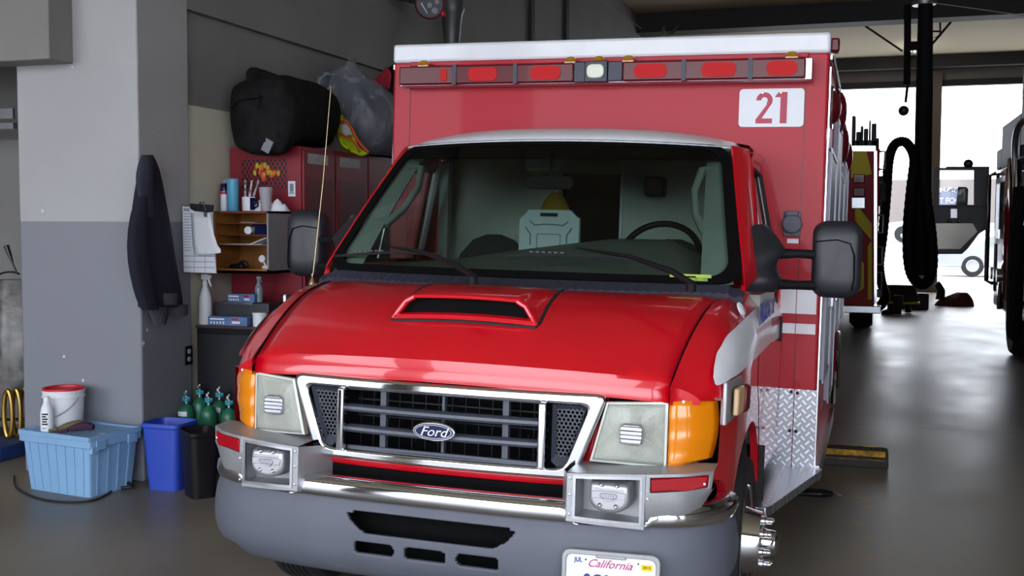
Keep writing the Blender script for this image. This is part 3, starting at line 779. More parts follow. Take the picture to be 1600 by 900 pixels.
vs = [[b.bm.verts.new(p) for p in r] for r in grid]
for i in range(len(zg)-1):
    for j in range(len(fine)-1):
        xm = (grid[i][j][0]+grid[i][j+1][0])/2; zm = (zg[i]+zg[i+1])/2
        if not inhole(xm, zm): b.bm.faces.new([vs[i][j], vs[i][j+1], vs[i+1][j+1], vs[i+1][j]]).smooth = True
for v in [v for v in b.bm.verts if not v.link_faces]: b.bm.verts.remove(v)
A(b, 'bumper_valance', M['bumper'], bump, solid=.02, ang=60)
b = B(); b.bb(-.42, .42, .04, .07, .34, .57); A(b, 'bumper_void', M['blk2'], bump)
# licence plate
pc = (.655, .39); py_ = by(.65)-.03
PR = Matrix.Rotation(math.radians(5), 4, 'Z')
def pl(b, name, m, par, **k):
    o = b.make(name, m, par, **k); return o
plate = bpy.data.objects.new('license_plate', None)
b = B(); o_ = rrect(.325, .18, .028, cz=0); i_ = rrect(.296, .148, .02, cz=0)
b.ring([(x, 0, z) for x, z in o_], [(x, 0, z) for x, z in i_], (0, -.012, 0)); b.prism([(x, 0, z) for x, z in rrect(.10, .012, .003, cx=0, cz=.073)], (0, -.014, 0))
plate = A(b, 'license_plate', M['alu'], bevel=.003); plate.location = (.658, py_, .424); plate.rotation_euler = (0, 0, math.radians(6))
b = B(); b.prism([(x, -.002, z) for x, z in rrect(.302, .152, .02)], (0, -.003, 0)); A(b, 'plate_sheet', M['signw'], plate)
text('JUL', 'plate_lettering', .021, M['blue'], plate, (-.108, -.0065, .0545), off=.0004, sx=.85)
text('California', 'plate_script', .038, M.setdefault('magenta', mat('magenta_ink', (190, 40, 110), .5)), plate, (-.005, -.0065, .046), shear=.45, sx=1.0)
b = B(); b.box((.118, -.006, .046), (.038, .002, .020)); stx = A(b, 'plate_sticker', M['yellow'], plate)
text('2015', 'plate_sticker_lettering', .013, M['black'], stx, (.118, -.0078, .047))
b = B(); b.lathe([(.0028, 0), (.0028, .002)], (-.083, -.005, .057), (0, -1, 0), 10); b.lathe([(.0028, 0), (.0028, .002)], (.09, -.005, .057), (0, -1, 0), 10); A(b, 'plate_bolt', M['black'], plate)
text('8G9', 'plate_number', .07, M['blue'], plate, (-.045, -.0065, -.018), off=.002, sx=.75)

# --- cast housings on the bumper: siren speaker and red warning light
def yf(x): return lerp(x, [.48, .60, .77, .88, .965], [-.068, -.058, -.02, .03, .115])
for s in (1, -1):
    h = None
    P = lambda x, z, d=0: (s*x, yf(x)+d, z)
    b = B()
    # face plate with two openings built as rings and panels
    def panel(q, d=-.0, th=.012):
        b.prism([P(x, z, d) for x, z in q], (0, th, 0))
    def rng(o_, i_, th=.014): b.ring([P(*p) for p in o_], [P(*p) for p in i_], (0, th, 0))
    sub = lambda q, n: [tuple(np.array(q[i])*(1-k/n)+np.array(q[(i+1) % len(q)])*(k/n)) for i in range(len(q)) for k in range(n)]
    rng(sub([(.50, .600), (.757, .585), (.757, .772), (.50, .762)], 6), sub([(.530, .618), (.742, .608), (.742, .755), (.530, .748)], 6))
    # right hand part: frame round the red light, sloping cover under it
    rng(sub([(.757, .700), (.955, .715), (.962, .778), (.757, .772)], 6), sub([(.772, .710), (.945, .722), (.948, .765), (.772, .760)], 6))
    rows = []
    for t in np.linspace(0, 1, 7):
        rows.append([P(x, (.705+.01*(x-.757)/.2)*(1-t)+(.585+.14*max(0, (x-.83)/.135)**2)*t, .0+.03*t*t) for x in np.linspace(.757, .962, 10)])
    b.grid(rows)
    # top shelf and outer side back to the body
    rows = []
    for t in (0, .5, 1): rows.append([(s*x, yf(x)*(1-t)+(Yf(min(x, .93))+.05)*t, .764+.012*(x-.5)/.46+.008*t) for x in np.linspace(.50, .962, 12)])
    b.grid(rows)
    # inner side wall
    b.grid([[(s*.50, yf(.5), z) for z in (.600, .762)], [(s*.455, .06, z) for z in (.590, .752)], [(s*.44, .13, z) for z in (.590, .745)]])
    h = A(b, 'siren_housing', M['alu'], ang=30, bevel=.002); h['label'] = 'cast aluminium housing on the bumper'
    # recess
    b = B(); q = sub([(.530, .618), (.742, .608), (.742, .755), (.530, .748)], 3)
    fr = [P(x, z, .004) for x, z in q]; bk = [(p[0], .055, p[2]) for p in fr]; b.grid([fr, bk], closed_u=True); b.poly(bk); A(b, 'recess', M['alu'], h, ang=20)
    # bezel
    b = B(); b.ring([P(x, z, -.004) for x, z in sub([(.523, .611), (.749, .600), (.749, .762), (.523, .755)], 4)], [P(x, z, -.004) for x, z in q] if 0 else [P(x, z, -.004) for x, z in sub([(.532, .620), (.740, .610), (.740, .753), (.532, .746)], 4)], (0, .006, 0)); A(b, 'recess_bezel', M['chrome2'], h)
    # speaker: flat top, round belly
    cx, zt = .640, .744; out = [(cx-.074, zt), (cx-.078, zt-.06)]+[(cx-.076*math.cos(a), zt-.066-.048*math.sin(a)) for a in np.linspace(.1, PI-.1, 11)]+[(cx+.078, zt-.06), (cx+.074, zt)]
    b = B(); y0 = yf(cx)+.078
    b.prism([(s*x, y0, z) for x, z in out], (0, -.075, 0), taper=.86); spk = A(b, 'siren_speaker', M.setdefault('alu2', mat('cast_speaker', (178, 178, 184), .36, .6, bump=.05, bscale=200)), h, bevel=.014, seg=4)
    yy = y0-.075
    b = B()
    b.prism([(s*(cx+x), yy, zt-.050+z) for x, z in ((-.058, .012), (-.02, .016), (.02, .016), (.058, .012), (.056, -.010), (.022, -.010), (.012, -.018), (-.012, -.018), (-.022, -.010), (-.056, -.010))], (0, -.005, 0))
    b.ring([(s*(cx+x), yy-.005, zt-.05+z) for x, z in rrect(.058, .020, .009)], [(s*(cx+x), yy-.005, zt-.05+z) for x, z in rrect(.052, .014, .006)], (0, -.003, 0))
    for k in range(5): b.box((s*(cx-.017+k*.0085), yy-.006, zt-.05+(.001 if k % 2 else -.001)), (.003, .003, .010))
    A(b, 'speaker_badge', M['alu2'], spk, bevel=.0015)
    for dx, dz in ((-.025, -.014), (.027, -.014), (-.028, -.082), (.026, -.082)):
        b = B(); b.lathe([(.0075, 0), (.0075, .004), (.004, .007), (0, .005)], (s*(cx+dx), yy, zt+dz), (0, -1, 0), 10); A(b, 'speaker_bolt', M['chrome2'], spk)
    # red light
    b = B(); fr = [P(x, z, -.004) for x, z in sub([(.774, .712), (.943, .724), (.946, .763), (.774, .758)], 3)]
    b.prism(fr, (0, .02, 0)); wl = A(b, 'warning_light', M['redlens'], h, bevel=.006); wl['label'] = 'red warning light'
    for x, z in ((.512, .745), (.512, .625), (.765, .69), (.765, .61), (.935, .735), (.512, .69)):
        b = B(); b.lathe([(.005, 0), (.0045, .003), (0, .004)], P(x, z, -.001), (0, -1, 0), 8); A(b, 'housing_screw', M['chrome2'], h)

# --- mirrors
for s in (1, -1):
    mp = lambda x, y, z: (s*x, y, z)
    b = B()
    rows = []
    for z, y0, y1, x1 in ((1.34, 1.14, 1.42, 1.05), (1.39, 1.13, 1.42, 1.09), (1.43, 1.16, 1.40, 1.045), (1.475, 1.17, 1.38, 1.045), (1.515, 1.19, 1.38, 1.095), (1.545, 1.22, 1.36, 1.07), (1.63, 1.27, 1.34, 1.0)):
        x0 = SX(1.3, z)-.01
        rows.append([mp(x0, y0, z), mp(x0*.5+x1*.5, y0+.02, z), mp(x1, y0+.07, z), mp(x1, y1-.05, z), mp(x0, y1, z)])
    b.grid(rows); b.poly(rows[0]); b.poly(rows[-1])
    mr = A(b, 'side_mirror', M['mirror_black'], subd=1)
    b = B(); b.tube([mp(1.05, 1.30, 1.505), mp(1.13, 1.34, 1.508), mp(1.19, 1.38, 1.505)], [.024, .019, .02], 12); b.tube([mp(1.05, 1.27, 1.375), mp(1.13, 1.33, 1.372), mp(1.20, 1.38, 1.372)], [.024, .019, .022], 12); A(b, 'mirror_arm', M['black'], mr)
    b = B(); rows = []
    # head: rounded slab, back toward the front of the vehicle
    for dy, k in ((.0, .0), (-.002, .5), (.002, .80), (.02, .95), (.05, 1.0), (.09, 1.0), (.105, .98)):
        rows.append([mp(1.288+x*k+.0, 1.36+dy+.02*(x+.1), 1.487+z*k) for x, z in rrect(.208, .335, .06, 6)])
    b.grid(rows, closed_u=True); hd = A(b, 'mirror_head', M['mirror_black'], mr, ang=60)
    b = B(); b.prism([mp(1.288+x, 1.468+.02*(x+.1), 1.487+z) for x, z in rrect(.19, .31, .05, 6)], (0, .004, 0)); A(b, 'mirror_glass', M['chrome'], hd)
    b = B(); pts = [(-.09, .075), (-.0, .085), (.055, .07), (.075, .02), (.078, -.08), (.07, -.13)]
    b.tube([mp(1.288+x, 1.355+.02*(x+.1), 1.487+z) for x, z in pts], .003, 6); A(b, 'mirror_seam', M['blk2'], hd)
# --- wipers
for (p0, p1, q0, q1) in (((738, 431), (605, 392), (525, 404), (690, 401)), ((1080, 442), (905, 395), (788, 403), (985, 410))):
    wp = lambda p, v, d: (lambda q: q)(p)
    def onws(px, py, d=.012):                     # the point of the windshield/cowl seen there
        best = None
        for u in np.linspace(-1, 1, 81):
            for v in np.linspace(0, .2, 41):
                w = ws(u, v); c = Vector(w)-CV; z = c.dot(BV[2]); X = 800+FPX*c.dot(BV[0])/z; Y = 450-FPX*c.dot(BV[1])/z
                e = (X-px)**2+(Y-py)**2
                if best is None or e < best[0]: best = (e, u, v)
        return Vector(off(ws(best[1], best[2]), d))
    A0 = V(p0[0], p0[1], 'z', 1.392); A1 = onws(*p1, .03)
    b = B(); m_ = (A0+A1)/2+Vector((0, -.02, .03))
    b.tube([A0, A0+(m_-A0)*.3+Vector((0, 0, .012)), m_, A1], [.015, .018, .013, .006], 8, flat=.7); b.lathe([(.019, -.03), (.019, .0), (.01, .008)], A0, (0, -.2, 1), 16)
    wpr = A(b, 'wiper', M['black'])
    Q0, Q1 = onws(*q0, .012), onws(*q1, .012)
    b = B(); b.tube([Q0, (Q0*.75+Q1*.25)+Vector((0, -.003, .008)), (Q0+Q1)/2+Vector((0, -.004, .012)), (Q0*.2+Q1*.8)+Vector((0, -.003, .008)), Q1], .0065, 6); A(b, 'wiper_blade', M['rubber'], wpr)
    b = B()
    for k in range(6): c = Q0*(.78-.05*k)+Q1*(.22+.05*k)+Vector((0, -.012, .022)); b.box(c, (.016, .008, .006))
    A(b, 'wiper_bracket', M['mirror_black'], wpr)
# antenna
a0 = V(488, 438, 'y', .93); a1 = V(517, 136, 'y', .98)
b = B(); b.tube([a0, a0.lerp(a1, .5)+Vector((.006, 0, 0)), a1], [.0022, .0018, .0012], 6); b.lathe([(.018, -.02), (.014, .0), (.006, .012), (.004, .03)], a0, (0, 0, 1), 12); b.ball(a1, .003, 8)
A(b, 'antenna', M.setdefault('brass', mat('antenna_metal', (190, 170, 130), .3, 1)))

# --- wheels
def wheel(name, x, y, z, s, front=True, parent=None):
    """one road wheel: tyre, steel rim, nuts; axis along x"""
    b = B(); T = .345
    prof = [(.21, -.10), (.28, -.112), (.320, -.108), (.338, -.085), (T, -.06)]
    for k in range(5): c = -.048+k*.024; prof += [(T, c-.008), (T-.009, c-.006), (T-.009, c-.001), (T, c+.001)]
    prof += [(T, .06), (.338, .085), (.320, .108), (.28, .112), (.21, .10)]
    b.lathe(prof, (0, 0, 0), (s, 0, 0), 64)
    w = b.make(name, M['rubber'], parent or amb); w.location = (x, y, z)
    b = B()
    if front: pr = [(.205, -.09), (.213, .09), (.222, .102), (.218, .108), (.205, .10), (.19, .06), (.165, .05), (.14, .085), (.125, .13), (.118, .165), (.06, .17), (.052, .185), (.048, .22), (.03, .232), (0, .234)]
    else: pr = [(.205, -.09), (.213, .09), (.222, .102), (.218, .108), (.205, .10), (.19, .02), (.165, -.04), (.14, -.06), (.12, -.06), (.06, -.055), (.055, -.02), (0, -.015)]
    b.lathe(pr, (0, 0, 0), (s, 0, 0), 48); r = b.make('wheel_rim', M['chrome'], w, ang=40)
    for k in range(4):
        a = PI*k/2+.5; b = B(); b.lathe([(.028, 0), (.030, .004), (.024, .006), (.022, -.01), (0, -.012)], (s*(.066 if front else .0), .163*math.cos(a), .163*math.sin(a)), (s, -.35*math.cos(a), -.35*math.sin(a)), 18)
        b.make('hand_hole', M['blk2'], r)
    for k in range(8):
        a = 2*PI*k/8+.2; b = B(); b.lathe([(.017, 0), (.017, .012), (.0125, .016), (.0125, .034), (.008, .043), (0, .046)], (s*(.166 if front else -.055), .09*math.cos(a), .09*math.sin(a)), (s, 0, 0), 12)
        b.make('lug_nut', M['chrome'], r)
    return w
def hubz(x, y): return .345-(AMB @ Vector((x, y, 0))).z
wheel('wheel', .895, AY, hubz(.895, AY), 1); wheel('wheel', -.895, AY, hubz(-.895, AY), -1)
for s in (1, -1):
    for x in (.98, .72): wheel('rear_wheel', s*x, 5.05, hubz(s*x, 5.05), s, False)
b = B(); b.bb(-.5, -.42, .3, 6.1, .42, .58); b.bb(.42, .5, .3, 6.1, .42, .58); b.bb(-.7, .7, .84, .92, .33, .42); b.bb(-.7, .7, 5.0, 5.1, .4, .5); A(b, 'chassis', M['blk2'])

# --- step between wheel and box
b = B(); q = [(1.005, 1.36), (1.02, 1.30), (1.235, 2.16), (1.235, 2.2), (.98, 2.2), (.95, 1.36)]
z0 = .415
b.prism([(x, y, z0-.035) for x, y in ((.95, 1.20), (1.045, 1.20), (1.065, 1.24), (1.235, 2.14), (1.235, 2.2), (.95, 2.2))], (0, 0, .04)); A(b, 'running_board', M['tread_t'], bevel=.004)
b = B(); b.prism([(-x, y, z0-.035) for x, y in ((.95, 1.20), (1.045, 1.20), (1.065, 1.24), (1.235, 2.14), (1.235, 2.2), (.95, 2.2))], (0, 0, .04)); A(b, 'running_board', M['tread_t'], bevel=.004)
b = B(); b.bb(.80, 1.02, 1.345, 1.36, .30, .66); A(b, 'mud_flap', M['rubber'])

# --- box module
BY0, BY1, HB = 2.2, 6.35, 1.19
b = B(); 
rows = []
b.bb(-HB, HB, BY0, BY1, .62, 2.52); b.bb(-HB, HB, BY0, 4.5, .41, .62); b.bb(-HB, HB, 5.6, BY1, .41, .62)
box = A(b, 'box_module', M['red_box'], bevel=.012, seg=3)
box['label'] = 'red box body behind the cab'
b = B(); b.bb(-HB-.004, HB+.004, BY0-.012, BY1+.01, 2.515, 2.62); A(b, 'roof_cap', M['white'], box, bevel=.018, seg=3)
b = B(); b.bb(-1.08, 1.09, BY0-.03, BY0, 2.490, 2.516); A(b, 'drip_rail', M['red_box'], box, bevel=.005)
b = B()
for x in (-1.085, 1.082): b.bb(x-.002, x+.002, BY0-.003, BY0+.002, .82, 2.50)
A(b, 'body_seam', M['redlens_dk'], box)
for x0, x1, z0_, z1_, m_ in ((1.0, 1.075, 1.20, 1.322, 'white'), (1.079, 1.176, 1.20, 1.322, 'white'), (1.0, 1.075, 1.098, 1.15, 'white'), (1.079, 1.176, 1.098, 1.15, 'white')):
    for s in (1, -1): b = B(); b.bb(s*x0, s*x1, BY0-.004, BY0, z0_, z1_); A(b, 'front_stripe', M[m_], box)
for s in (1, -1):
    b = B(); b.bb(s*.95, s*1.083, BY0-.008, BY0, .42, .815); b.bb(s*1.087, s*(HB+.006), BY0-.008, BY0, .42, .815); b.bb(s*HB, s*(HB+.006), BY0, BY0+.12, .42, .815); tp = A(b, 'tread_panel', M['tread'], box)
    for x, z in ((1.07, .80), (1.10, .795), (1.07, .60), (1.10, .60)):
        b = B(); b.lathe([(.009, 0), (.008, .006), (0, .008)], (s*x, BY0-.008, z), (0, -1, 0), 10); A(b, 'bolt', M['black'], tp)
# light bar
LZ0, LZ1, LY = 2.372, 2.472, BY0-.11
b = B(); b.bb(-1.10, 1.115, LY, BY0-.02, LZ0-.004, LZ1+.003); lb = A(b, 'light_bar', M['chrome2'], bevel=.003); lb['label'] = 'red light bar across the box front'
b = B(); b.bb(-1.095, V(896, 118, 'y', LY-.03).x, LY-.03, LY+.02, LZ0, LZ1); b.bb(V(972, 118, 'y', LY-.03).x, 1.085, LY-.03, LY+.02, LZ0, LZ1); A(b, 'lens_cover', M['redlens_dk'], lb, bevel=.008)
b = B(); cbx = [V(q, 118, 'y', LY-.03).x for q in (896, 914, 949, 972, 931)]; b.bb(cbx[0], cbx[1], LY-.028, LY, LZ0-.002, LZ1+.004); b.bb(cbx[2], cbx[3], LY-.028, LY, LZ0+.002, LZ1+.002); b.bb(cbx[1], cbx[2], LY-.04, LY, LZ0-.003, LZ1+.006)
cb = A(b, 'centre_block', M.setdefault('slate', mat('slate_plastic', (38, 44, 62), .4)), lb, bevel=.004)
b = B(); b.prism([(x, LY-.04, z) for x, z in rrect(.098, .078, .03, 6, cx=cbx[4], cz=2.424)], (0, -.012, 0)); A(b, 'spot_lens', M.setdefault('spot', mat('grey_spot', (168, 172, 156), .2, .2, noise=.1, nscale=25)), cb, bevel=.01)
for x0, x1 in ((-.76, -.60), (-.69, -.535), (-.40, -.245), (.19, .345), (.52, .68), (.85, 1.0)):
    pass
for a_, c_ in ((688, 698), (731, 777), (828, 876), (990, 1042), (1095, 1150), (1197, 1246)):
    xa, xb = V(a_, 118, 'y', LY-.03).x, V(c_, 118, 'y', LY-.03).x; cx, w = (xa+xb)/2, (xb-xa)/2
    b = B(); b.prism([(x, LY-.0315, z) for x, z in rrect(2*w, .072, min(.034, w*.9), 6, cx=cx, cz=2.422)], (0, -.003, 0)); A(b, 'flasher', M['redlens_hot'], lb)
for x in [V(q, 118, 'y', LY-.03).x for q in (710, 805, 1068, 1172)]:
    b = B(); b.bb(x-.011, x+.011, LY-.036, LY, LZ0-.004, LZ1+.005); A(b, 'bar_clamp', M['slate'], lb)
for x in [V(q, 100, 'y', LY+.02).x for q in (663, 892, 936, 982, 1237)]:
    b = B(); b.ball((x, LY+.02, LZ1+.022), (.032, .028, .018), 12); b.bb(x-.03, x+.03, LY, LY+.04, LZ1, LZ1+.012); A(b, 'clearance_light', M['ambdk'], lb)
# unit number
b = B(); b.prism([(x, BY0-.001, z) for x, z in rrect(.325, .195, .02, 5, cx=.915, cz=2.243)], (0, -.008, 0)); np_ = A(b, 'number_plate', M['signw'], bevel=.002)
def digit2(cx, cz, w, h):
    t = w*.30; pts = []
    R = w/2
    for a in np.linspace(PI, -.25*PI, 14): pts.append((cx+R*math.cos(a), cz+h/2-R+R*math.sin(a)))
    pts += [(cx-R*.28, cz-h/2+t), (cx+R, cz-h/2+t), (cx+R, cz-h/2), (cx-R, cz-h/2), (cx-R, cz-h/2+t*.8), (cx+R*.30, cz+h*.10)]
    for a in np.linspace(-.2*PI, PI, 12): pts.append((cx+(R-t)*math.cos(a), cz+h/2-R+(R-t)*math.sin(a)))
    return pts
def tess(pts, y, name, m, par):
    cu = bpy.data.curves.new(name, 'CURVE'); cu.dimensions = '2D'; cu.fill_mode = 'BOTH'; cu.extrude = .0012
    sp = cu.splines.new('POLY'); sp.points.add(len(pts)-1); sp.use_cyclic_u = True
    for q, p in zip(sp.points, pts): q.co = (p[0], p[1], 0, 1)
    t = bpy.data.objects.new(name, cu); COL.objects.link(t)
    me = bpy.data.meshes.new_from_object(t.evaluated_get(bpy.context.evaluated_depsgraph_get())); bpy.data.objects.remove(t)
    me.materials.clear(); me.materials.append(m); o = bpy.data.objects.new(name, me); COL.objects.link(o); o.parent = par
    o.rotation_euler = (PI/2, 0, 0); o.location = (0, y, 0); return o
tess(digit2(.880, 2.243, .082, .158), BY0-.0105, 'number_digit', M['signr'], np_)
tess([(.933, 2.300), (.950, 2.322), (.993, 2.322), (.993, 2.164), (.960, 2.164), (.960, 2.296), (.933, 2.296)], BY0-.0105, 'number_digit', M['signr'], np_)
for x in (.87, .96): b = B(); b.lathe([(.004, 0), (.004, .004)], (x, BY0-.009, 2.318), (0, -1, 0), 8); A(b, 'plate_bolt', M['chrome2'], np_)
# shore power outlet
p = V(1238, 350, 'y', BY0)
b = B(); b.prism([(p.x+x, BY0-.001, p.z+z) for x, z in rrect(.085, .125, .008)], (0, -.018, 0)); b.lathe([(.05, .018), (.05, .035), (.044, .042), (0, .044)], (p.x, BY0, p.z-.0), (0, -1, 0), 24); b.bb(p.x-.03, p.x+.03, BY0-.05, BY0-.02, p.z+.04, p.z+.065)
so = A(b, 'shore_power_inlet', M['bumper'], bevel=.003)
b = B(); b.bb(p.x-.022, p.x+.034, BY0-.003, BY0, p.z-.098, p.z-.075); A(b, 'inlet_label', M['white'], so)
# box side (driver's side): trim, hinged doors, warning lights
for s in (1, -1):
    X = s*(HB+.002)
    b = B(); b.bb(X, X+s*(.012 if s > 0 else .002), BY0+.015, BY0+.04, .42, 2.45); b.bb(X, X+s*.014, BY0+.03, BY1, 2.485, 2.512); A(b, 'corner_trim', M['chrome'], box, bevel=.003)
    for (y0, y1, z0_, z1_) in ((2.30, 3.12, .84, 2.05), (3.2, 3.95, .62, 2.30), (4.05, 5.0, .98, 2.05), (5.1, 6.2, .98, 2.2)):
        b = B(); b.bb(X, X+s*.022, y0, y1, z0_, z1_); cd = A(b, 'compartment_door', M.setdefault('steelblue', mat('blue_grey_panel', (84, 92, 114), .4, .2)), box, bevel=.01)
        b = B(); o_ = [(y0+.0, z0_), (y1, z0_), (y1, z1_), (y0, z1_)]; i_ = [(y0+.022, z0_+.022), (y1-.022, z0_+.022), (y1-.022, z1_-.022), (y0+.022, z1_-.022)]
        b.ring([(X+s*.022, y, z) for y, z in o_], [(X+s*.022, y, z) for y, z in i_], (s*.006, 0, 0)); A(b, 'door_trim', M.setdefault('trimdull', mat('satin_trim', (150, 152, 162), .4, .8)), cd)
        b = B(); b.bb(X+s*.0, X+s*.026, y0-.018, y0-.004, z0_+.02, z1_-.02)
        A(b, 'door_hinge', M.setdefault('dull', mat('dull_steel', (120, 118, 130), .45, .7)), cd)
        b = B(); b.bb(X+s*.02, X+s*.045, y1-.12, y1-.07, 1.2, 1.32); A(b, 'door_handle', M['chrome'], cd, bevel=.006)
    for y, z in ((2.42, 2.27), (3.55, 2.38), (4.5, 2.27), (5.9, 2.3)):
        b = B(); b.ball((X+s*.01, y, z), (.05, .10, .13 if y > 3 else .09), 16); wl2 = A(b, 'side_flasher', M['redlens_dk'], box)
        b = B(); b.tube([(X+s*.01, y+.115*math.cos(a), z+(.145 if y > 3 else .105)*math.sin(a)) for a in np.linspace(0, 2*PI, 25)[:-1]], .010, 6, closed=True); A(b, 'flasher_bezel', M['chrome'], wl2)
    b = B(); b.prism([(X-s*.02, y, z) for y, z in ((BY0, .36), (BY0+.12, .33), (4.45, .33), (4.5, .42), (BY0, .43))], (s*.05, 0, 0)); A(b, 'lower_skirt', M['chrome2'], box)
    b = B(); b.tube([(X+s*.02, 5.05+.48*math.cos(a), .44+.48*math.sin(a)) for a in np.linspace(0, PI, 15)], .018, 6); A(b, 'wheel_arch_trim', M['chrome'], box)
p = V(1303, 70, 'y', BY0+.1); b = B(); b.bb(1.19, 1.235, BY0+.05, BY0+.13, 2.53, 2.60); A(b, 'corner_light', M['redlens_dk'], box, bevel=.01)

# --- cab interior
b = B(); rows = []
for x in np.linspace(-.9, .9, 25):
    top = lerp(x, [-.9, -.52, -.17, .3, .6, .77, .9], [1.40, 1.43, 1.485, 1.55, 1.553, 1.48, 1.42]); y0 = Yw(x)+.03
    rows.append([(x*.97, y0, 1.35), (x*.97, y0+.14, 1.37+(top-1.37)*.3), (x*.96, (y0+1.4)/2+.05, 1.37+(top-1.37)*.72), (x*.95, 1.32, top-.006), (x*.95, 1.40, top), (x*.95, 1.46, top-.05), (x, 1.46, 1.0), (x, 1.4, .8)])
b.grid(rows); dash = A(b, 'dashboard', M['dash'], ang=50)
b = B(); c = Vector((.47, 1.66, 1.47)); ax = Vector((0, -.85, .52)).normalized(); a_ = Vector((1, 0, 0)); b_ = ax.cross(a_)
ringp = [c+(a_*math.cos(t)+b_*math.sin(t))*.19 for t in np.linspace(0, 2*PI, 41)[:-1]]
b.tube(ringp, .016, 8, closed=True); b.lathe([(.06, -.02), (.07, 0), (.05, .02), (0, .025)], c-ax*.03, -ax, 20)
for t in (0, PI, -PI/2): b.tube([c-ax*.03, c+(a_*math.cos(t)+b_*math.sin(t))*.185], .014, 6)
b.tube([c-ax*.0, Vector((.46, 1.44, 1.3))], .03, 8); A(b, 'steering_wheel', M['black'])
for x, tl_ in ((.47, ''), (-.50, '')):
    b = B()
    b.patch([[(x+sx_*.24*w, y, z) for sx_ in (-1, -.8, 0, .8, 1)] for y, z, w in ((1.60, .78, 1), (1.58, .88, 1), (1.75, .93, 1), (2.0, .92, 1), (2.05, .80, 1))], 4, 4)
    rows = []
    for z, w, d in ((.88, .20, .05), (.95, .235, .085), (1.15, .24, .09), (1.32, .235, .08), (1.45, .19, .07), (1.53, .12, .055), (1.56, .04, .02)):
        rows.append([(x+w*math.cos(t), 1.99+.12*(z-.9)*.5+d*math.sin(t), z) for t in np.linspace(0, 2*PI, 20, endpoint=False)])
    b.grid(rows, closed_u=True); b.poly(rows[-1]); A(b, 'seat', M['seat'], ang=60)
    
b = B(); b.bb(-.95, -.17, 2.165, 2.19, .6, 1.34); b.bb(.16, .95, 2.165, 2.19, .6, 1.34); b.bb(-.84, -.17, 2.165, 2.19, 1.34, 1.98); b.bb(.16, .84, 2.165, 2.19, 1.34, 1.98); b.bb(-.17, .16, 2.165, 2.19, 1.9, 1.98); b.bb(-.95, .95, 1.5, 2.19, .58, .62); A(b, 'bulkhead', M['bulk'])
b = B(); b.bb(.155, .168, 2.15, 2.165, .62, 1.95); b.bb(-.20, -.185, 2.15, 2.165, .62, 1.95); A(b, 'doorway_trim', M['white'])
b = B(); b.bb(-.76, .76, 1.60, 2.19, 1.985, 2.0); A(b, 'headliner', M['dash'])
b = B(); b.bb(-.2, .2, 2.192, 2.198, .62, 2.0); A(b, 'passage_shade', M['blk2'])  # added black sheet standing for the shade in the doorway
b = B(); b.bb(.30, .40, 2.06, 2.165, 1.78, 1.88); A(b, 'overhead_box', M['black'], bevel=.01)
b = B(); b.bb(-.16, .02, 1.45, 1.6, 1.86, 1.96); A(b, 'overhead_console', M['dash'], bevel=.02)
for s in (1, -1):
    b = B(); rows = []
    for v in np.linspace(0, .95, 9):
        p = ws(.955, v); q_ = ws(.815+.05*v, v); rows.append([(s*p[0], p[1]+.025, p[2]), (s*(p[0]*.5+q_[0]*.5), p[1]*.5+q_[1]*.5+.03, p[2]-.005), (s*q_[0], q_[1]+.06, p[2]-.01), (s*(q_[0]+.02), q_[1]+.13, p[2])])
    b.grid(rows); tr = A(b, 'pillar_trim', M['trim'], ang=60)
    g0, g1 = Vector(ws(.90, .35)), Vector(ws(.90, .80))
    f = lambda p, dx, dy: Vector((s*(p.x+dx), p.y+dy, p.z))
    b = B(); b.tube([f(g0, .0, .06), f(g0, -.06, .07), f(g0+(g1-g0)*.25, -.095, .08), f(g0+(g1-g0)*.65, -.10, .08), f(g1, -.06, .07), f(g1, .0, .06)], [.028, .022, .017, .017, .022, .028], 10)
    A(b, 'grab_handle', M['trim'], tr)
    b = B(); b.tube([V(688, 256, 'y', 2.0), V(672, 325, 'y', 2.02), V(657, 398, 'y', 2.04)] if s < 0 else [(.80, 2.06, 1.95), (.84, 2.08, 1.35)], .017, 6); A(b, 'seat_belt_trim', M['white'])
    b = B(); b.bb(s*.90, s*.97, 1.4, 2.15, .6, 1.32); b.bb(s*.80, s*.855, 2.10, 2.16, 1.3, 1.95); A(b, 'door_card', M['trim'])
    if s > 0: b = B(); b.tube([(s*.80, 2.08, 1.95), (s*.70, 2.10, 1.6), (s*.6, 2.12, 1.1)], .02, 6, flat=.15); A(b, 'seat_belt', M['hardb'] if 'hardb' in M else M['trim'])
b = B(); mc = V(858, 285, 'y', 1.36); b.prism([(mc.x+x, mc.y, mc.z+z) for x, z in rrect(.235, .062, .028, 6)], (0, .03, 0)); b.tube([mc+Vector((0, .01, .03)), mc+Vector((0, .02, .09)), mc+Vector((0, .04, .14))], .009, 6); A(b, 'rear_view_mirror', M['black'], bevel=.008)

# things in the cab
ML = AMB
lt = thing('laptop', 'closed white rugged laptop mounted upright behind the windshield', 'laptop')
c = V(857, 367, 'y', 1.47); lt.matrix_world = AMB @ Matrix.Translation((c.x, c.y, c.z))
w_, h_ = .150, .120
o_ = [(-w_+.03, h_-.02), (-w_+.045, h_), (w_-.045, h_), (w_-.01, h_-.035), (w_, h_-.035), (w_, -h_), (-w_, -h_), (-w_, h_-.045)]
b = B(); b.prism([(x, 0, z) for x, z in o_], (0, .03, 0)); b.make('lid', M.setdefault('lap', mat('laptop_white', (212, 224, 232), .45)), lt, bevel=.005)
b = B(); b.ring([(x, -.001, z-.03) for x, z in rrect(.12, .07, .01)], [(x, -.001, z-.03) for x, z in rrect(.112, .062, .008)], (0, .004, 0))
b.tube([(-.095, -.001, .065), (-.07, -.001, .045), (-.03, -.001, .05), (.03, -.001, .05), (.07, -.001, .045), (.095, -.001, .065)], .003, 6)
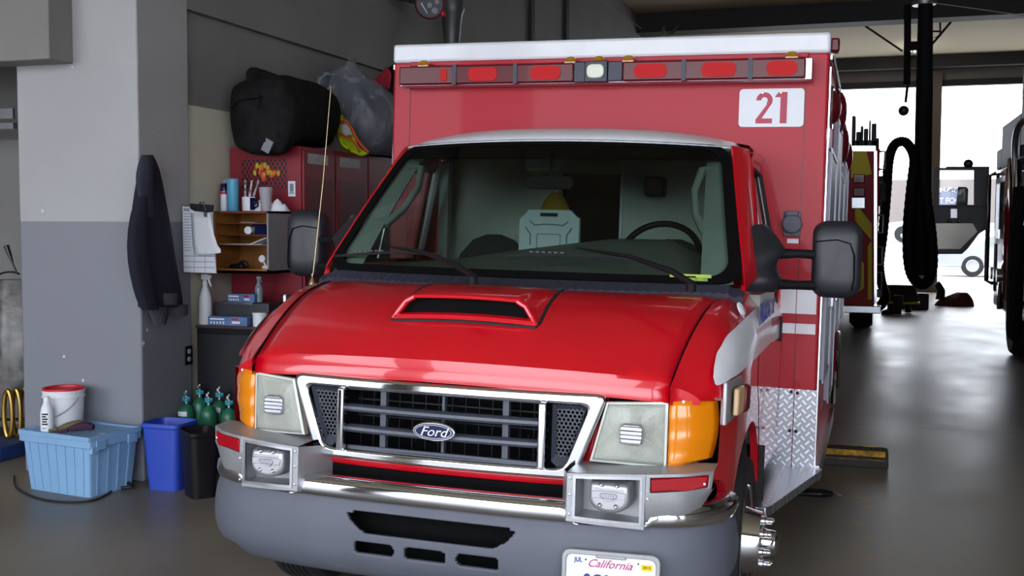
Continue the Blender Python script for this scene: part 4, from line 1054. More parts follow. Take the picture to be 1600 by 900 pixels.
for s in (1, -1): b.tube([(s*.115, -.001, .035), (s*.09, -.001, 0), (s*.09, -.001, -.05)], .003, 6)
b.make('lid_relief', M.setdefault('lap2', mat('laptop_grey', (120, 132, 142), .5)), lt)
b = B(); b.prism([(x, -.006, z+.096) for x, z in rrect(.085, .016, .004)], (0, .01, 0)); b.make('latch', M['black'], lt)
b = B(); b.tube([(0, .03, -h_+.02), (0, .05, -h_-.05)], .015, 8); b.make('mount', M['black'], lt)
jk = thing('jacket', 'dull yellow jacket hanging in the passage behind the laptop', 'jacket')
c = V(866, 330, 'y', 2.12); jk.matrix_world = AMB @ Matrix.Translation((c.x, c.y, c.z))
b = B(); rows = []
for z, w, d in ((.10, .02, .015), (.07, .05, .02), (.0, .085, .022), (-.1, .10, .025), (-.25, .11, .025), (-.35, .12, .025)):
    rows.append([(w*math.cos(t)*(1+.12*math.sin(3*t+z*9)), d*math.sin(t)*(1+.2*math.sin(5*t)), z) for t in np.linspace(0, 2*PI, 24, endpoint=False)])
b.grid(rows, closed_u=True); b.poly(rows[0]); b.make('jacket_shell', M.setdefault('turnout', mat('turnout_tan', (196, 150, 40), .8, noise=.2, nscale=14, bump=.2, bscale=60)), jk, ang=60)

# ------------------------------------------------------------------ left side of the bay
M['lockred'] = mat('locker_red', (128, 22, 40), .5, noise=.06)
M['lockmesh'] = diamond_mat('locker_diamond_mesh', (128, 22, 40), (14, 8, 12), .034, .052, ('X', 'Z'), .34)
M['lockperf'] = diamond_mat('locker_door_mesh', (112, 18, 34), (36, 6, 14), .030, .030, ('Y', 'Z'), .22)
def SO(b, name, m, label, cat, group=None, **k): return tag(b.make(name, m, **k), label, cat, group)
def loft(b, secs, n=20, mi=0, cap=True, seed=0, wob=0):
    """secs: (centre, a-vector, b-vector) ellipses"""
    r_ = random.Random(seed); ph = [r_.uniform(0, 6) for _ in range(4)]; rows = []
    for k, (c, a, d) in enumerate(secs):
        c, a, d = Vector(c), Vector(a), Vector(d)
        rows.append([c+a*math.cos(t)*(1+wob*math.sin(3*t+ph[0]+k*.5))+d*math.sin(t)*(1+wob*1.3*math.sin(5*t+ph[1]+k*.7)) for t in np.linspace(0, 2*PI, n, endpoint=False)])
    b.grid(rows, mi, closed_u=True)
    if cap: b.poly(rows[0][::-1], mi); b.poly(rows[-1], mi)
    return b
# lockers: a bank of four units, side panel of the first toward the room
LY0 = W(357, 240, 'x', XC).y; YS = LY0-3.12
LX0, LX1 = XC+.01, W(472, 228, 'y', LY0).x; LZ = W(472, 228, 'y', LY0).z
ly = [LY0, W(523, 240, 'x', LX1).y, W(574, 240, 'x', LX1).y, W(612, 240, 'x', LX1).y+.05]; ly.append(ly[-1]+.45); ly.append(ly[-1]+.45)
names = ['red metal locker at the near end, with diamond mesh in its side', 'second red locker from the near end, blank tag under the safety vest',
         'third red locker, beneath the clear plastic bag', 'fourth red locker, half hidden by the ambulance box', 'farthest red locker of the bank against the wall']
for i in range(5):
    t = thing('locker', names[i], 'locker', (LX1, ly[i], 0), group='bank of red lockers')
    w = ly[i+1]-ly[i]-.004; d = LX1-LX0
    b = B(); b.bb(-d, -.01, 0, w, .1, LZ); b.bb(-d, -.05, 0, w, 0, .1); b.make('locker_body', M['lockred'], t, bevel=.004)
    b = B(); b.bb(-.01, .008, .012, w-.012, .12, LZ-.03); dr = b.make('locker_door', M['lockred'], t, bevel=.003)
    b = B(); b.bb(.008, .0095, .05, w-.05, .3, LZ-.22); b.make('mesh_panel', M['lockperf'], dr)
    b = B(); b.bb(.008, .02, w-.045, w-.03, 1.05, 1.18); b.make('locker_handle', M['chrome2'], dr, bevel=.003)
    if i < 2:
        b = B(); b.bb(.009, .011, .06, .06+w*.62, LZ-.115, LZ-.045); b.make('name_tag', M.setdefault('tag', mat('grey_tag', (176, 172, 176), .6, noise=.15, nscale=40)), dr)
    if i == 0:
        p0, p1 = W(377, 250, 'y', LY0), W(448, 297, 'y', LY0)
        b = B(); b.bb(p0.x-LX1, p1.x-LX1, -.0025, 0, p1.z, p0.z); b.make('side_mesh', M['lockmesh'], t)
        b = B(); b.bb(LX0-LX1, W(372, 450, 'y', LY0).x-LX1, -.001, 0, 0, 0.01)
        b.make('sill', M['lockred'], t)
# coloured trinkets in the mesh
b = B()
for k in range(26): p = W(418+rnd.gauss(0, 9), 266+rnd.gauss(0, 8), 'y', LY0-.012); b.ball(p, (.014, .008, .022), 8, mi=rnd.randrange(3))
SO(b, 'key_tags', [mat('orange_tag', (214, 96, 40), .5), mat('yellow_green_tag', (176, 170, 40), .5), mat('red_tag', (190, 50, 50), .5)], 'cluster of orange and yellow-green tags hanging on the locker side mesh', 'tags')
p = W(456, 295, 'y', LY0-.004); t = thing('label_card', 'small white card with black marks stuck on the red locker side', 'card', p)
b = B(); b.bb(-.027, .027, -.002, .002, -.052, .052); b.make('card', M['signw'], t)
b = B(); b.bb(-.014, .014, -.003, -.002, -.02, .035); b.bb(-.018, .018, -.003, -.002, -.032, -.024); b.make('card_print', M['lap2'], t)

# duffel bag lying on the lockers, end toward the camera
M['duf'] = mat('black_canvas', (30, 29, 30), .9, spec=.1, noise=.25, nscale=12, bump=.35, bscale=25)
t = thing('duffel_bag', 'big black canvas duffel bag lying on top of the red lockers', 'bag', (0, 0, 0))
def dp(px, py, y): return W(px, py, 'y', y+YS)
b = B(); rows = []; XW = XC-.03
for y, x0, x1, z0, z1 in ((2.86, 384, 448, 150, 222), (2.885, 370, 458, 135, 238), (2.96, 359, 466, 122, 245), (3.04, 358, 476, 117, 240), (3.10, 361, 482, 117, 236), (3.25, 372, 496, 120, 232), (3.4, 386, 512, 122, 230), (3.6, 402, 524, 127, 230), (3.75, 425, 533, 136, 232), (3.85, 450, 529, 155, 230)):
    a, c = dp(x0, (z0+z1)/2, y), dp(x1, (z0+z1)/2, y); zz0, zz1 = dp((x0+x1)/2, z1, y).z, dp((x0+x1)/2, z0, y).z
    zz0 = max(zz0, LZ+.005) if y > 3.08 else zz0
    ax0 = max(a.x, XW+.05); cx, cz, w, h = (ax0+c.x)/2, (zz0+zz1)/2, (c.x-ax0)/2, (zz1-zz0)/2; r = []
    for k in range(28):
        th = 2*PI*k/28; q = 2/2.8
        ca, sa = math.cos(th), math.sin(th)
        wob = 1+.035*math.sin(5*th+y*7)+.02*math.sin(9*th-y*11)
        r.append((cx+w*wob*math.copysign(abs(ca)**q, ca), y+YS+.02*math.sin(4*th), cz+h*wob*math.copysign(abs(sa)**q, sa)))
    rows.append(r)
b.grid(rows, closed_u=True); b.poly(rows[0][::-1]); b.poly(rows[-1]); b.make('bag_body', M['duf'], t, subd=1)
b = B(); pts = [dp(400, 150, 3.0), dp(393, 125, 3.03), dp(398, 114, 3.08), dp(412, 118, 3.15), dp(440, 128, 3.25), dp(465, 131, 3.4)]
b.tube(crom(pts, 4), [.03]*4+[.045]*8+[.05]*8+[.03], 10, flat=.5); b.make('carry_strap', M['duf'], t)
b = B(); b.tube(crom([dp(362, 168, 2.90), dp(372, 155, 2.86), dp(392, 152, 2.845), dp(405, 150, 2.845)], 4), .012, 6); b.make('end_handle', M['duf'], t)
b = B(); b.tube(crom([dp(402, 170, 2.83), dp(410, 150, 2.87), dp(430, 138, 2.93), dp(450, 133, 3.06), dp(495, 140, 3.4)], 4), .006, 5); b.make('zipper', M['black'], t)
c = dp(418, 228, 2.865); b = B(); R_ = Matrix.Rotation(math.radians(28), 3, 'Y'); b.box(c+Vector((0, .0, 0)), (.062, .012, .085), rot=R_); b.make('bag_tag', M.setdefault('patch', mat('grey_patch', (118, 120, 128), .6)), t)
# clear plastic bag with dark things inside
M['plas'] = bpy.data.materials.new('clear_plastic'); M['plas'].use_nodes = True
nt = M['plas'].node_tree; nt.nodes.clear(); o_ = N(nt, 'ShaderNodeOutputMaterial'); mx = N(nt, 'ShaderNodeMixShader'); tr_ = N(nt, 'ShaderNodeBsdfTransparent'); pr = N(nt, 'ShaderNodeBsdfPrincipled')
tr_.inputs[0].default_value = (.86, .88, .95, 1); pr.inputs['Base Color'].default_value = (.42, .44, .52, 1); pr.inputs['Roughness'].default_value = .22
nz = N(nt, 'ShaderNodeTexNoise'); nz.inputs['Scale'].default_value = 5; nz.inputs['Detail'].default_value = 6; nz.inputs['Distortion'].default_value = 1.2
tc = N(nt, 'ShaderNodeTexCoord'); mp = N(nt, 'ShaderNodeMapping'); mp.inputs['Scale'].default_value = (1.6, 1.6, .5); mp.inputs['Rotation'].default_value = (.5, .9, .3); nt.links.new(tc.outputs['Object'], mp.inputs[0]); nt.links.new(mp.outputs[0], nz.inputs[0])
rp = N(nt, 'ShaderNodeMapRange'); rp.inputs[1].default_value = .35; rp.inputs[2].default_value = .8; rp.inputs[3].default_value = .08; rp.inputs[4].default_value = .8
nt.links.new(nz.outputs[0], rp.inputs[0]); nt.links.new(rp.outputs[0], mx.inputs[0]); nt.links.new(tr_.outputs[0], mx.inputs[1]); nt.links.new(pr.outputs[0], mx.inputs[2]); nt.links.new(mx.outputs[0], o_.inputs[0])
bp = N(nt, 'ShaderNodeBump'); bp.inputs['Strength'].default_value = .9; bp.inputs['Distance'].default_value = .03; nt.links.new(nz.outputs[0], bp.inputs['Height']); nt.links.new(bp.outputs[0], pr.inputs['Normal'])
def bagmesh(secs, n=26, wob=.05, seed=0):
    b = B(); loft(b, secs, n, wob=wob, seed=seed); return b
def vsec(px0, px1, py, y, dy): a, c = W(px0, py, 'y', y), W(px1, py, 'y', y); a.x = max(a.x, XC+.03); a.z = max(a.z, LZ+.004); c.z = max(c.z, LZ+.004); return ((a+c)/2, (c-a)/2, Vector((0, dy, 0)))
YB_ = 4.35
t = thing('plastic_bag', 'large clear plastic bag full of dark bedding, knotted on top, on the lockers', 'bag')
secs = [vsec(556, 610, 243, YB_, .22), vsec(535, 623, 232, YB_, .30), vsec(525, 630, 205, YB_, .33), vsec(515, 628, 180, YB_, .32), vsec(500, 618, 155, YB_, .28), vsec(488, 598, 135, YB_, .22), vsec(490, 575, 120, YB_, .16), vsec(518, 562, 109, YB_, .09), vsec(543, 555, 103, YB_, .03), vsec(541, 557, 98, YB_, .03), vsec(545, 556, 93, YB_, .02)]
bagmesh(secs).make('bag_film', M['plas'], t, subd=1)
b = B(); s2 = [(c+Vector((0, .02, 0)), a*.82, d*.8) for c, a, d in secs[:7]]; loft(b, s2, 20, wob=.09, seed=3); b.make('bag_contents', mat('dark_bedding', (38, 40, 54), .8, noise=.35, nscale=9, bump=.4, bscale=14), t, subd=1)
# safety vest hanging out between the bags
t = thing('safety_vest', 'yellow-green safety vest with orange edging hanging down between the bags', 'vest')
q = [((530, 180), (537, 184), (546, 190)), ((527, 195), (540, 202), (552, 205)), ((528, 215), (540, 218), (556, 214)), ((534, 228), (545, 232), (560, 226)), ((545, 236), (555, 240), (568, 234)), ((556, 240), (566, 245), (577, 240))]
yv = 3.93
b = B(); b.patch([[W(p[0], p[1], 'y', yv+.05*(j % 2)-.04*(i % 2)) for j, p in enumerate(r)] for i, r in enumerate(q)], 4, 4); b.make('vest_cloth', mat('hi_vis', (196, 214, 30), .7), t, solid=.02)
b = B(); b.patch([[W(p[0], p[1], 'y', yv-.07) for p in r] for r in (((532, 194), (540, 193), (546, 200)), ((536, 207), (543, 206), (549, 208)), ((540, 213), (547, 211), (553, 211)))], 4, 4); b.make('reflective_patch', mat('silver_tape', (196, 198, 206), .3), t, solid=.008)
b = B(); b.tube(crom([W(x, y_, 'y', yv-.075) for x, y_ in ((529, 190), (540, 190), (549, 200), (556, 214), (566, 228), (576, 238))], 4), .01, 5); b.tube(crom([W(x, y_, 'y', yv-.075) for x, y_ in ((529, 208), (541, 214), (553, 222), (561, 236))], 4), .008, 5); b.make('orange_edging', mat('orange_edge', (230, 84, 40), .7), t)
# red and black bag behind
t = thing('gear_bag', 'red and black bag at the top beside the ambulance box, behind the plastic bag', 'bag')
yg = 5.4
b = B(); loft(b, [vsec(600, 650, 250, yg, .2), vsec(600, 650, 225, yg, .2), vsec(592, 655, 185, yg, .24), vsec(588, 650, 155, yg, .24), vsec(592, 648, 130, yg, .2), vsec(606, 644, 108, yg, .14), vsec(618, 640, 101, yg, .08)], 20, wob=.04); b.make('bag_body', M['duf'], t, subd=1)
b = B(); b.patch([[W(x, y_, 'y', yg-.26) for x, y_ in r] for r in (((578, 128), (592, 120), (604, 105)), ((584, 132), (598, 128), (612, 115)), ((590, 138), (600, 138), (610, 140)))], 4, 4); b.make('red_panel', mat('red_fabric', (150, 24, 40), .8), t, solid=.02)

# pigeonhole shelf hung on the locker end
CY = LY0-.30
c0, c1 = W(335, 330, 'y', CY), W(420, 428, 'y', CY)
M['oak'] = mat('varnished_wood', (176, 118, 56), .5, rgb2=(140, 88, 38), nscale=6); M['oak2'] = mat('dark_wood_edge', (120, 60, 36), .5)
M['hardb'] = mat('grey_hardboard', (150, 150, 152), .7, noise=.06)
t = thing('pigeonhole_shelf', 'small wooden pigeonhole shelf with grey side, hung on the locker end', 'shelf', (c0.x, CY, c1.z))
w, h, d = c1.x-c0.x, c0.z-c1.z, LY0-CY-.005
b = B(); b.bb(0, w, d-.01, d, 0, h); b.make('back_board', M['oak'], t)
b = B(); b.bb(0, w, 0, d, h-.014, h); b.make('top_board', M['oak2'], t)
b = B(); b.bb(0, w, 0, d, 0, .018); b.bb(0, w, 0, .012, 0, .03); b.make('bottom_board', M['oak'], t)
b = B(); b.bb(0, .012, 0, d, 0, h); b.make('side_board', M['oak'], t)
b = B(); b.bb(w-.012, w, .0, d, 0, h); so_ = b.make('side_board', M['hardb'], t); so_['label'] = 'grey hardboard side'
for py in (349, 367, 383):
    z = W(380, py, 'y', CY).z-c1.z; b = B(); b.bb(.012, w-.012, .01, d-.01, z-.004, z+.002); b.make('shelf_board', M['oak2'], t)
def cs(px, py, dy=.06): return W(px, py, 'y', CY+dy)
zsh = {k: W(380, v, 'y', CY).z+.003 for k, v in (('a', 349), ('b', 367), ('c', 383))}
c = cs(393, 359); b = B(); b.lathe([(.026, 0), (.026, .16), (.02, .16), (.02, .002)], (c.x, CY+.015, zsh['b']+.027), (-.1, 1, 0), 20); SO(b, 'paper_roll', M['signw'], 'white roll of paper in the second pigeonhole', 'roll')
c = cs(410, 354); b = B(); b.tube([(c.x-.06, CY+.03, zsh['b']+.062), (c.x+.03, CY+.06, zsh['b']+.061)], .006, 6); b.bb(c.x-.05, c.x+.03, CY+.05, CY+.15, zsh['b'], zsh['b']+.055); SO(b, 'pen_box', M['navy'], 'dark box with a pale pen on it beside the paper roll', 'box')
b = B(); b.prism([(c0.x+.25, CY+.03, zsh['c']+.002), (c0.x+.36, CY+.05, zsh['c']+.045), (c0.x+.37, CY+.2, zsh['c']+.045), (c0.x+.25, CY+.2, zsh['c']+.002)], (0, 0, .004)); b.bb(c0.x+.02, c0.x+.34, CY+.02, CY+.2, zsh['c'], zsh['c']+.004); SO(b, 'loose_papers', M['signw'], 'thin loose papers lying in the third pigeonhole', 'paper')
b = B(); b.bb(c0.x+.18, c0.x+.28, CY+.03, CY+.12, zsh['a'], zsh['a']+.006); SO(b, 'notepad', M['hardb'], 'flat pale pad lying in the top pigeonhole', 'pad')
zb_ = c1.z+.02
c = cs(372, 420); t = thing('strap_goggles', 'black goggles with a looped strap in the bottom of the wooden shelf', 'goggles', (c.x, CY+.08, zb_))
b = B(); b.ball((-.035, 0, .022), (.045, .03, .02), 12); b.ball((.012, 0, .026), (.03, .026, .024), 12); b.make('goggle_body', M['black'], t)
b = B(); b.tube([(.03+.035*math.cos(a), 0, .035+.024*math.sin(a)) for a in np.linspace(0, 2*PI, 17)[:-1]], .006, 6, closed=True); b.make('goggle_strap', M['black'], t)
c = cs(410, 410); t = thing('dial_gauge', 'small round white gauge on a stand in the bottom of the wooden shelf', 'gauge', (c.x, CY+.07, zb_))
b = B(); b.lathe([(0, -.012), (.022, -.012), (.026, 0), (.024, .012), (.012, .014), (0, .010)], (-.004, 0, .075), (0, -1, .2), 18); b.tube([(0, 0, .06), (.02, .0, .03)], .006, 6); b.make('dial', M['signw'], t)
b = B(); b.ball((.02, 0, .018), (.03, .022, .017), 12); b.make('stand', M['signw'], t)
# on top of the shelf
zt = c0.z; yt = CY+.12
def on(px, y=yt): return W(px, 328, 'y', y).x
def szx(px, y=yt): return px*((Vector((0, 0, 0))+W(400+px, 320, 'y', y)).x-W(400, 320, 'y', y).x)/px
x = on(351); t = thing('spray_can', 'aerosol can with dark blue top and white label on the wooden shelf', 'can', (x, yt, zt)); r = .028
b = B(); b.lathe([(r*.95, 0), (r, .004), (r, .135)], n=20); b.make('can_body', M['signw'], t); b = B(); b.lathe([(r*1.01, .135), (r*1.01, .175), (r*.8, .185), (r*.3, .19), (0, .19)], n=20); b.make('can_top', M['navy'], t)
b = B(); b.lathe([(r*1.01, .115), (r*1.01, .133)], n=20); b.make('can_band', M['signr'], t); b = B(); b.prism([(-.015, 0, .19), (.02, 0, .19), (.032, 0, .22), (.005, 0, .215)], (0, .01, 0)); b.make('nozzle', M['hardb'], t)
x = on(368); SO(B().lathe([(.036, 0), (.038, .003), (.039, .215), (.036, .218), (.035, .01), (0, .01)], (x, yt-.03, zt), n=24), 'tumbler', mat('sky_blue_plastic', (92, 168, 206), .45), 'tall sky-blue plastic tumbler on the wooden shelf', 'cup')
x = on(384, yt+.07); t = thing('utensils', 'patterned black and white handles standing behind the white mug', 'utensils', (x, yt+.10, zt))
for k, (dx, tl) in enumerate(((-.02, .0), (.0, .03), (.02, .06))):
    b = B(); b.tube([(dx, 0, 0), (dx+tl*.5, 0, .12), (dx+tl, 0, .2)], [.008, .010, .006], 6); b.ball((dx+tl, 0, .205), .009, 8); b.make('handle', mat('bw_pattern', (230, 230, 230), .4, rgb2=(20, 20, 24), nscale=40), t)
x = on(391); t = thing('mug', 'white mug with dark blue sides on the wooden shelf', 'mug', (x, yt-.02, zt))
b = B(); b.lathe([(.036, 0), (.042, .006), (.044, .095), (.040, .097), (.039, .01), (0, .01)], n=28); b.make('mug_body', M['signw'], t)
b = B(); b.tube([(.042, 0, .08), (.07, .0, .07), (.07, 0, .035), (.042, 0, .02)], .007, 6); b.make('mug_handle', M['navy'], t)
b = B()
for s in (1, -1): b.grid([[(.0455*math.cos(a), .0455*math.sin(a), z) for a in np.linspace(-PI/2+s*.75, -PI/2+s*1.6, 8)] for z in (.01, .09)])
b.make('mug_print', M['navy'], t)
x = on(418); t = thing('frosted_cup', 'frosted grey plastic cup standing among tissues on the wooden shelf', 'cup', (x, yt-.02, zt))
b = B(); b.lathe([(.034, 0), (.034, .05), (.046, .16), (.043, .16), (.031, .052), (.031, .005), (0, .005)], n=24); b.make('cup_body', mat('frosted', (176, 172, 182), .5, alpha=.85), t)
b = B(); r_ = random.Random(4)
for dx, s_ in ((-.06, .05), (.0, .045), (.065, .05), (.115, .03)):
    rows = [[(x+dx+s_*(1-k/5)**.6*math.cos(a)*(1+.3*r_.random()), yt+.02+.04*(1-k/5)**.6*math.sin(a)*(1+.3*r_.random()), zt+.001+.085*k/5*(s_/.05)*(1 if k else 0)) for a in np.linspace(0, 2*PI, 10, endpoint=False)] for k in range(6)]
    b.grid(rows, closed_u=True); b.poly(rows[-1])
SO(b, 'tissues', M['signw'], 'crumpled white tissues around the frosted cup', 'tissue')

# clipboard with papers
KY = 2.52
t = thing('clipboard', 'clipboard with lined white sheets and a dark spring clip hanging at the pillar corner', 'clipboard')
kp = lambda px, py, dy=0: W(px, py, 'y', KY-dy)
b = B(); b.prism([kp(286, 323), kp(288, 425), kp(338, 427), kp(331, 323)], (0, .006, 0)); b.make('board', M['signw'], t)
b = B(); b.prism([kp(285, 322, .004), kp(287, 424, .004), kp(338, 426, .004), kp(330, 330, .004)], (0, .002, 0)); sh_ = b.make('sheet', M['signw'], t); 
b = B()
for k in range(22):
    y_ = 329+k*4.4; x0 = 287
    b.prism([kp(x0, y_, .006), kp(x0, y_+1.1, .006), kp(x0+9+(k*7) % 4 if k < 15 else 335, y_+1.1+(.5 if k > 14 else 0), .006), kp(x0+9+(k*7) % 4 if k < 15 else 335, y_+(.5 if k > 14 else 0), .006)], (0, .0005, 0)) if k % 2 == 0 or k < 15 else None
b.prism([kp(287, 325, .006), kp(287, 328.5, .006), kp(296, 329.5, .006), kp(296, 326, .006)], (0, .0005, 0))
for x_ in (303, 320): b.prism([kp(x_, 398, .006), kp(x_, 424, .006), kp(x_+.7, 424, .006), kp(x_+.7, 398, .006)], (0, .0005, 0))
b.make('print_lines', M.setdefault('ink', mat('ink_grey', (150, 156, 184), .7)), sh_)
b = B(); rows = []
for i, (l, r_, y_, dy) in enumerate(((298, 328, 330, .01), (299, 331, 345, .014), (300, 334, 362, .022), (301, 340, 380, .035), (303, 345, 392, .05), (303, 345, 397, .055))):
    rows.append([kp(l+(r_-l)*u, y_+(-3+4*u if i > 3 else 0)-(6*u*u if i > 3 else 0)+3, dy+.02*u) for u in np.linspace(0, 1, 6)])
b.grid(rows); b.make('curled_sheet', M['signw'], t, solid=.001)
b = B(); b.prism([kp(297, 318, .03), kp(331, 320, .03), kp(330, 331, .03), kp(322, 332, .03), kp(315, 331, .03), kp(304, 330, .03), kp(297, 326, .03)], (0, .025, 0)); b.tube([kp(310, 330, .035), kp(313, 316, .04), kp(318, 316, .04), kp(322, 330, .035)], .006, 6); b.tube([kp(321, 332, .04), kp(321, 339, .04)], .009, 6); b.make('spring_clip', M['mirror_black'], t, bevel=.003)

# black cabinet and what stands on it
c0, c1 = W(305, 508, 'y', 2.620), W(395, 510, 'y', 2.620); CZ = c0.z
t = thing('tool_cabinet', 'black steel cabinet standing between the pillar and the lockers', 'cabinet', (c0.x+.01, 2.620, 0))
cw = .52
b = B(); b.bb(0, cw, 0, LY0-2.650, .03, CZ-.012); b.make('cabinet_body', mat('black_steel', (20, 21, 24), .55, noise=.1, spec=.12), t, bevel=.006)
b = B(); b.bb(-.004, cw+.004, -.006, LY0-2.645, CZ-.014, CZ); b.make('cabinet_top', M['oak2'] if 0 else mat('dark_worktop', (58, 34, 32), .6, noise=.3, nscale=14), t)
b = B(); b.bb(.01, cw-.01, -.008, 0, .05, CZ-.05); b.make('cabinet_door', M['black'], t, bevel=.003)
b = B(); b.bb(cw-.05, cw-.04, -.016, -.008, .5, .62); b.make('cabinet_handle', M['chrome2'], t)
def ct(px, y=2.720): return W(px, 505, 'y', y).x
def zat(py, y=2.720, px=340): return W(px, py, 'y', y).z
def spray(name, loc, hgt, r, m1, label, text_=False, head=None):
    t = thing(name, label, 'spray bottle', loc); k = hgt/.30
    b = B(); b.lathe([(0, 0), (r*.9, 0), (r, .008), (r, .14*k), (r*.93, .165*k), (r*.6, .20*k), (r*.36, .225*k), (r*.34, .235*k)], n=24); b.make('bottle', m1, t)
    b = B(); b.lathe([(r*.42, .23*k), (r*.42, .25*k), (r*.3, .255*k), (r*.28, .262*k)], n=16); b.make('collar', head or m1, t)
    b = B(); b.prism([(-.024*k, -.01, .262*k), (.022*k, -.01, .262*k), (.04*k, -.01, .272*k), (.044*k, -.01, .288*k), (-.0*k, -.01, .297*k), (-.022*k, -.01, .292*k)], (0, .02, 0)); hd_ = b.make('trigger_head', head or m1, t, bevel=.004)
    b = B(); b.prism([(.018*k, -.005, .266*k), (.030*k, -.005, .266*k), (.045*k, -.005, .225*k), (.038*k, -.005, .222*k)], (0, .01, 0)); b.make('trigger', head or m1, hd_)
    return t
M['wplas'] = mat('white_plastic', (222, 226, 232), .4)
spray('spray_bottle', (ct(324), 2.700, CZ), zat(427, 2.700, 324)-CZ, .042, M['wplas'], 'plain white spray bottle standing at the left of the black cabinet')
zg = CZ
def glove(px0, px1, py0, py1, y, z0, d, label, grp=None, rz=0):
    x0, x1 = W(px0, py1, 'y', y).x, W(px1, py1, 'y', y).x; hh = W(px0, py0, 'y', y).z-W(px0, py1, 'y', y).z
    t = thing('glove_box', label, 'box', (x0, y, z0), rz, grp); w = x1-x0
    b = B(); b.bb(0, w, 0, d, 0, hh); b.make('carton', mat('carton_blue', (66, 96, 146), .5, rgb2=(96, 130, 176), nscale=9), t, bevel=.002)
    b = B(); b.bb(w*.05, w*.42, -.001, 0, hh*.62, hh*.8); b.bb(w*.08, w*.5, -.001, 0, hh*.2, hh*.42) if 0 else None
    for k in range(5): b.bb(w*(.06+k*.08), w*(.10+k*.08), -.001, 0, hh*.18, hh*.44)
    b.bb(w*.62, w*.82, -.001, 0, hh*.25, hh*.5); b.make('carton_print', M['signw'], t)
    b = B(); b.bb(w*.6, w*.78, -.001, 0, hh*.62, hh*.85); b.make('carton_print', M['signr'], t)
    return t, hh, x0, w
g1 = glove(325, 386, 494, 508, 2.655, CZ, .12, 'flat blue glove box lying at the front of the black cabinet')
x0, x1 = W(335, 480, 'y', 2.790).x, W(420, 480, 'y', 2.790).x; zk = W(370, 473, 'y', 2.790).z
t = thing('steel_case', 'grey steel case on the black cabinet under the glove box', 'case', (x0, 2.790, CZ))
b = B(); b.bb(0, x1-x0, 0, .13, 0, zk-CZ); b.make('case_body', mat('dark_grey_case', (64, 66, 72), .5, .2), t, bevel=.005); b = B(); b.bb(.01, (x1-x0)*.7, -.004, .0, (zk-CZ)*.93, zk-CZ+.004); b.make('case_edge', M['chrome2'], t)
g2 = glove(355, 398, 459, 472, 2.800, zk+.002, .055, 'small blue glove box on the grey steel case, under the shelf')
t = spray('spray_bottle', (W(402, 470, 'y', 2.840).x, 2.860, zk+.003), .175, .028, mat('clear_bottle', (130, 140, 156), .15, noise=.3, nscale=20), 'small grey spray bottle standing on the grey steel case', head=M['lap2'])
x = W(397, 495, 'y', 2.660).x
b = B(); b.lathe([(.045, 0), (.047, .03), (.047, .075), (.044, .078), (0, .078)], (x+.02, 2.700, CZ), n=24); t = SO(b, 'white_tub', M['wplas'], 'white tub at the right end of the cabinet top', 'tub')
b = B(); b.lathe([(.05, .0), (.05, .012), (0, .014)], (0, 0, 0), n=24); l_ = b.make('tub_lid', M['wplas'], t); l_.location = (x+.02, 2.700, CZ+.078)
x = W(436, 470, 'y', 3.040).x; t = thing('flask', 'dark flask with a steel cap behind the hood', 'flask', (x+.06, 3.02, CZ))
b = B(); b.lathe([(.045, 0), (.045, .11), (.04, .13), (.025, .145)], n=20); b.make('flask_body', M['black'], t); b = B(); b.lathe([(.03, .14), (.03, .185), (.027, .19), (0, .19)], n=20); b.make('flask_cap', M['chrome2'], t)

# sweatshirt hanging on the pillar side
M['sweat'] = mat('navy_fleece', (20, 20, 38), .95, noise=.15, nscale=10, bump=.3, bscale=40); M['sweat2'] = mat('grey_rib', (62, 62, 70), .95, bump=.3, bscale=60)
t = thing('sweatshirt', 'dark navy hooded sweatshirt hanging from a hook on the side of the pillar', 'sweatshirt')
HXp = XC+.075
def gsec(x0, x1, y, th=.06, dx=0): a, c = W(x0, y, 'x', HXp+dx), W(x1, y, 'x', HXp+dx); return ((a+c)/2, (c-a)/2, Vector((th, 0, 0)))
b = B(); loft(b, [gsec(226, 238, 243, .02), gsec(221, 246, 262, .05), gsec(214, 253, 300, .062), gsec(208, 262, 340, .066), gsec(206, 270, 385, .066), gsec(212, 276, 420, .066), gsec(218, 283, 455, .066), gsec(219, 285, 480, .06)], 26, wob=.05, seed=1); b.make('torso', M['sweat'], t, subd=1)
b = B(); loft(b, [gsec(218, 228, 300, .03, .05), gsec(206, 226, 335, .045, .05), gsec(200, 226, 385, .05, .05), gsec(206, 232, 430, .05, .05), gsec(216, 240, 470, .045, .05), gsec(224, 246, 484, .04, .05)], 18, wob=.05, seed=2); sl = b.make('sleeve', M['sweat'], t, subd=1)
b = B(); loft(b, [gsec(232, 262, 480, .04, .03), gsec(236, 260, 492, .04, .03), gsec(243, 256, 507, .035, .03)], 16, wob=.04); b.make('cuff', M['sweat2'], sl)
b = B(); loft(b, [gsec(243, 272, 458, .07, .02), gsec(244, 272, 470, .07, .02), gsec(246, 271, 476, .068, .02)], 16); b.make('waistband', M['sweat2'], t)
b = B(); loft(b, [gsec(262, 287, 476, .07), gsec(263, 287, 484, .07), gsec(266, 286, 492, .066)], 16); b.make('waistband', M['sweat2'], t)
b = B(); loft(b, [gsec(222, 238, 242, .02, .05), gsec(216, 238, 262, .04, .06), gsec(214, 236, 282, .04, .06), gsec(216, 238, 300, .03, .06), gsec(222, 240, 330, .02, .05), gsec(226, 240, 340, .01, .05)], 16, wob=.06, seed=5); b.make('hood', M.setdefault('sweat3', mat('slate_fleece', (44, 46, 60), .95, bump=.3, bscale=40)), t, subd=1)
